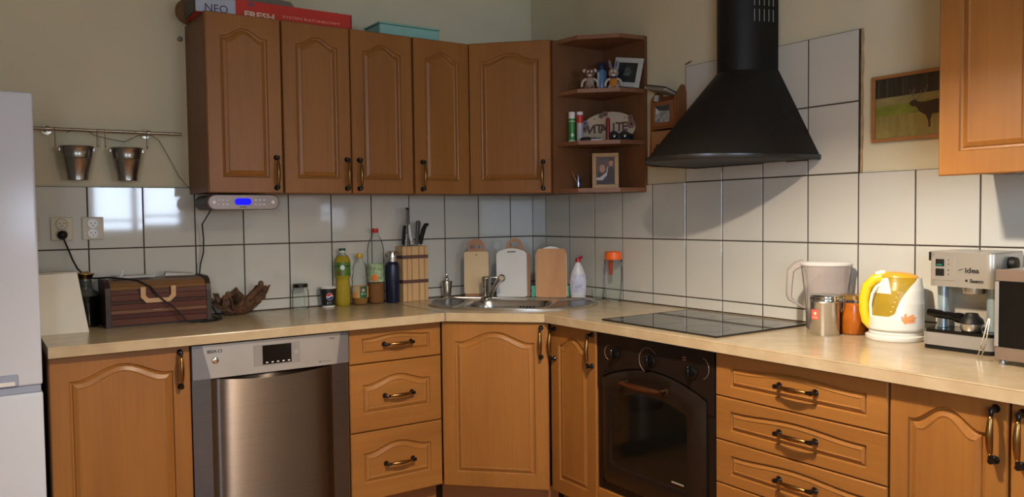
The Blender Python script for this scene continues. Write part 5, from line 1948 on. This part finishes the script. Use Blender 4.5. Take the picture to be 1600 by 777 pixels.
for k, x in enumerate((.035, .048, .064)):
    tag(G().tube([(x, -.098, 1.4905), (x, -.093, 1.53), (x+.002, -.090, 1.560+.014*(k % 2))], [.003, .003, .005], 8).obj('skewer', mat('dark_skewer', (52, 34, 26), .5), None, (0, -1.005, 0), (0, 0, RB)),
        ['leftmost dark skewer', 'middle dark skewer', 'rightmost dark skewer'][k]+' standing in the lower part of the wall rack', 'skewer', 'skewers in the wall rack')
t = thing('folded_fan', 'grey-white slotted folding fan lying tilted on top of the wall rack', 'fan', (-.060, -1.070, 1.797), RB)
Mt = Matrix.Rotation(math.radians(12), 4, 'Y') @ Matrix.Rotation(math.radians(-14), 4, 'X')
G().box(-.085, .050, -.045, .030, .0, .012, .002, M=Mt).obj('slab', mat('fan_grey_white', (158, 152, 140), .6, var=.08), t)
G().box(-.086, .040, -.044, .030, .0125, .019, .002, M=Mt).obj('dark_cover', mat('fan_dark', (58, 48, 40), .6), t)
for k in range(9):
    x = -.068+k*.012
    G().box(x, x+.005, -.0462, -.0448, .003, .0095, M=Mt).obj('slot', mat('fan_slot', (60, 54, 48), .7), t)
G().tube([(-.04, -.01, -.033), (-.036, -.01, -.006)], .012, 8).obj('stub', mat('fan_grey_white', (158, 152, 140), .6), t)

# deer picture
dp = thing('deer_picture', 'framed photo of a dark stag in a meadow on the right wall', 'picture', (-.0015, -2.008, 1.506), RB)
PW_, PH_ = .330, .222
FRM = wood('picture_frame_wood', (140, 92, 50), (164, 114, 66), 'x', .5)
g = G().box(0, PW_, -.016, -.001, 0, .011, .001).box(0, PW_, -.016, -.001, PH_-.011, PH_, .001).box(0, .012, -.016, -.001, .0112, PH_-.0112, .001).box(PW_-.012, PW_, -.016, -.001, .0112, PH_-.0112, .001)
g.obj('frame', FRM, dp)
pc = G().box(.011, PW_-.011, -.008, -.002, .010, PH_-.010).obj('picture', mat('straw_meadow', (140, 128, 72), .45, var=.2, scale=(60, 60, 18), detail=6), dp)
x1_ = PW_-.0112
lay_poly(pc, 'printed_grass', [(.0115, .085), (x1_, .090), (x1_, .125), (.0115, .120)], mat('green_meadow', (116, 124, 44), .45, var=.25, scale=(24, 24, 70), detail=6), -.0081)
lay_poly(pc, 'printed_far_field', [(.0115, .120), (x1_, .125), (x1_, .150), (.0115, .147)], mat('pale_meadow', (132, 124, 80), .45, var=.15, scale=(24, 24, 90)), -.0081)
lay_poly(pc, 'printed_forest', [(.0115, .147), (x1_, .150), (x1_, PH_-.0115), (.0115, PH_-.0115)], mat('forest_dark', (36, 36, 28), .5, var=.5, scale=(70, 70, 9), detail=6), -.0082)
for x in (.02, .052, .105, .185, .25):
    lay_poly(pc, 'printed_trunk', [(x, .148), (x+.003, .148), (x+.003, .208), (x, .208)], mat('trunk_grey', (70, 66, 56), .5, var=.2), -.0084)
STG = mat('stag_brown', (50, 34, 26), .6, var=.15, scale=(60, 60, 60))
lay_poly(pc, 'printed_stag', [(.128, .118), (.136, .127), (.150, .130), (.158, .122), (.178, .118), (.215, .124), (.262, .124), (.282, .112), (.286, .085), (.280, .035), (.273, .035), (.272, .075), (.262, .082),
                              (.225, .078), (.206, .078), (.200, .060), (.200, .036), (.194, .036), (.192, .060), (.184, .076), (.165, .088), (.152, .106), (.140, .108)], STG, -.0086)
for pp_ in ([(.147, .128), (.140, .150), (.146, .168)], [(.143, .142), (.134, .150), (.131, .165)], [(.154, .128), (.168, .145), (.184, .150), (.190, .172)], [(.170, .146), (.166, .160)], [(.182, .150), (.176, .166)], [(.141, .152), (.152, .160)]):
    G().tube([(a, -.0087, b) for a, b in pp_], .0011, 5).obj('printed_antler', mat('antler_tan', (120, 100, 76), .5), pc)

# ------------------------------------------------------------------ things on top of the wall cabinets
TZ = UZ1+.0005
bxm = mat('red_card', (186, 42, 32), .45, var=.04)
bt = thing('flat_product_box', 'long flat red and white cardboard box lying on top of the left wall cabinets', 'box', (-1.822, -.300, TZ))
G().box(0, .645, 0, .17, 0, .067, .001).obj('carton', bxm, bt)
G().box(.0, .152, -.0008, .16, .0005, .066).obj('white_end', mat('bluish_white_card', (166, 178, 198), .45, var=.03), bt)
G().box(-.006, -.0005, -.001, .17, 0, .067).obj('dark_edge', INK, bt)
G().box(.641, .6465, -.001, .169, 0, .066).obj('side_edge', mat('dark_red_card', (70, 22, 22), .5), bt)
text('lettering', 'NEO', .044, mat('violet_print', (78, 40, 72), .5), bt, (.078, -.0012, .004), xs=1.0)
text('lettering', 'FRESH', .036, mat('cream_print', (212, 196, 170), .5), bt, (.248, -.0006, .0), xs=1.25, bold=.0012)
text('lettering', 'SYSTEM RATUNKOWY', .015, mat('pink_print', (240, 160, 140), .5), bt, (.468, -.0006, .016), xs=1.65)
G().prism([(.202, .060), (.226, .060), (.214, .040)], -.0008, -.0002, 'xz').obj('printed_triangle', mat('grey_blue_print', (80, 84, 112), .5), bt)
t = tag(G().loft([[(-.16, -.06, 0), (.11, -.06, 0), (.11, .06, 0), (-.16, .06, 0)], [(-.14, -.05, .055), (.085, -.05, .040), (.085, .05, .040), (-.14, .05, .055)]], smooth=False).obj('grey_tray', mat('grey_tray', (120, 114, 106), .5, var=.05), None, (-1.50, -.17, TZ+.0675)),
        'grey plastic tray lying on the red and white box', 'tray')
tag(G().tube([(-1.385, -.22, TZ+.0705), (-1.33, -.22, TZ+.072), (-1.25, -.22, TZ+.071), (-1.235, -.22, TZ+.0705), (-1.222, -.22, TZ+.078), (-1.210, -.22, TZ+.088), (-1.200, -.22, TZ+.080), (-1.210, -.22, TZ+.0705)], .0028, 6).obj('black_strap', BLK),
    'thin black strap with a curled end lying on the red box', 'strap')
tag(G().box(-.15, .15, -.08, .08, 0, .052, .004).box(-.155, .155, -.085, .085, .0525, .060, .002).obj('teal_box', mat('teal_plastic', (130, 180, 172), .5, var=.04), None, (-.890, -.215, TZ)), 'flat teal plastic box on top of the third and fourth upper doors', 'box')
t = thing('brown_basket', 'round brown basket lying on its side at the top left of the wall cabinets', 'basket', (-1.795, -.055, TZ+.052))
G().sph((0, 0, 0), .052, (1.0, .85, 1.0), 24, 14).obj('bowl', mat('brown_basket', (112, 88, 58), .85, var=.15, scale=(90, 20, 90), bump=.4), t)
G().tube([(.02, -.03+.0, .05*math.cos(a)+.004*0) if False else (.030+.004*math.sin(a), -.010+.036*math.sin(a), .042*math.cos(a)) for a in [2*PI*k/20 for k in range(20)]], .006, 6, closed=True).obj('rim', mat('basket_rim', (140, 118, 90), .8), t)
t = thing('small_wall_plug', 'small grey metal plug sticking out of the wall left of the upper cabinets', 'plug', (-1.822, -.0005, 2.030))
G().lathe([(0, 0), (.010, 0), (.010, .014), (.006, .02), (0, .02)], seg=14, M=Matrix.Rotation(PI/2, 4, 'X')).obj('metal_cap', GREYP, t)
t = thing('small_leaf_ornament', 'small dark leaf-shaped ornament on top of the corner wall cabinet', 'ornament', (-.42, -.38, TZ), RD)
G().prism([(-.02, 0), (.02, 0), (.008, .012), (0, .026), (-.008, .012)], -.002, .002, 'xz').obj('leaf', mat('dark_leaf', (70, 54, 42), .7), t)
G().box(-.085, -.045, -.01, .01, 0, .010, .002).obj('teal_base', mat('teal_plastic', (96, 150, 148), .5), t)
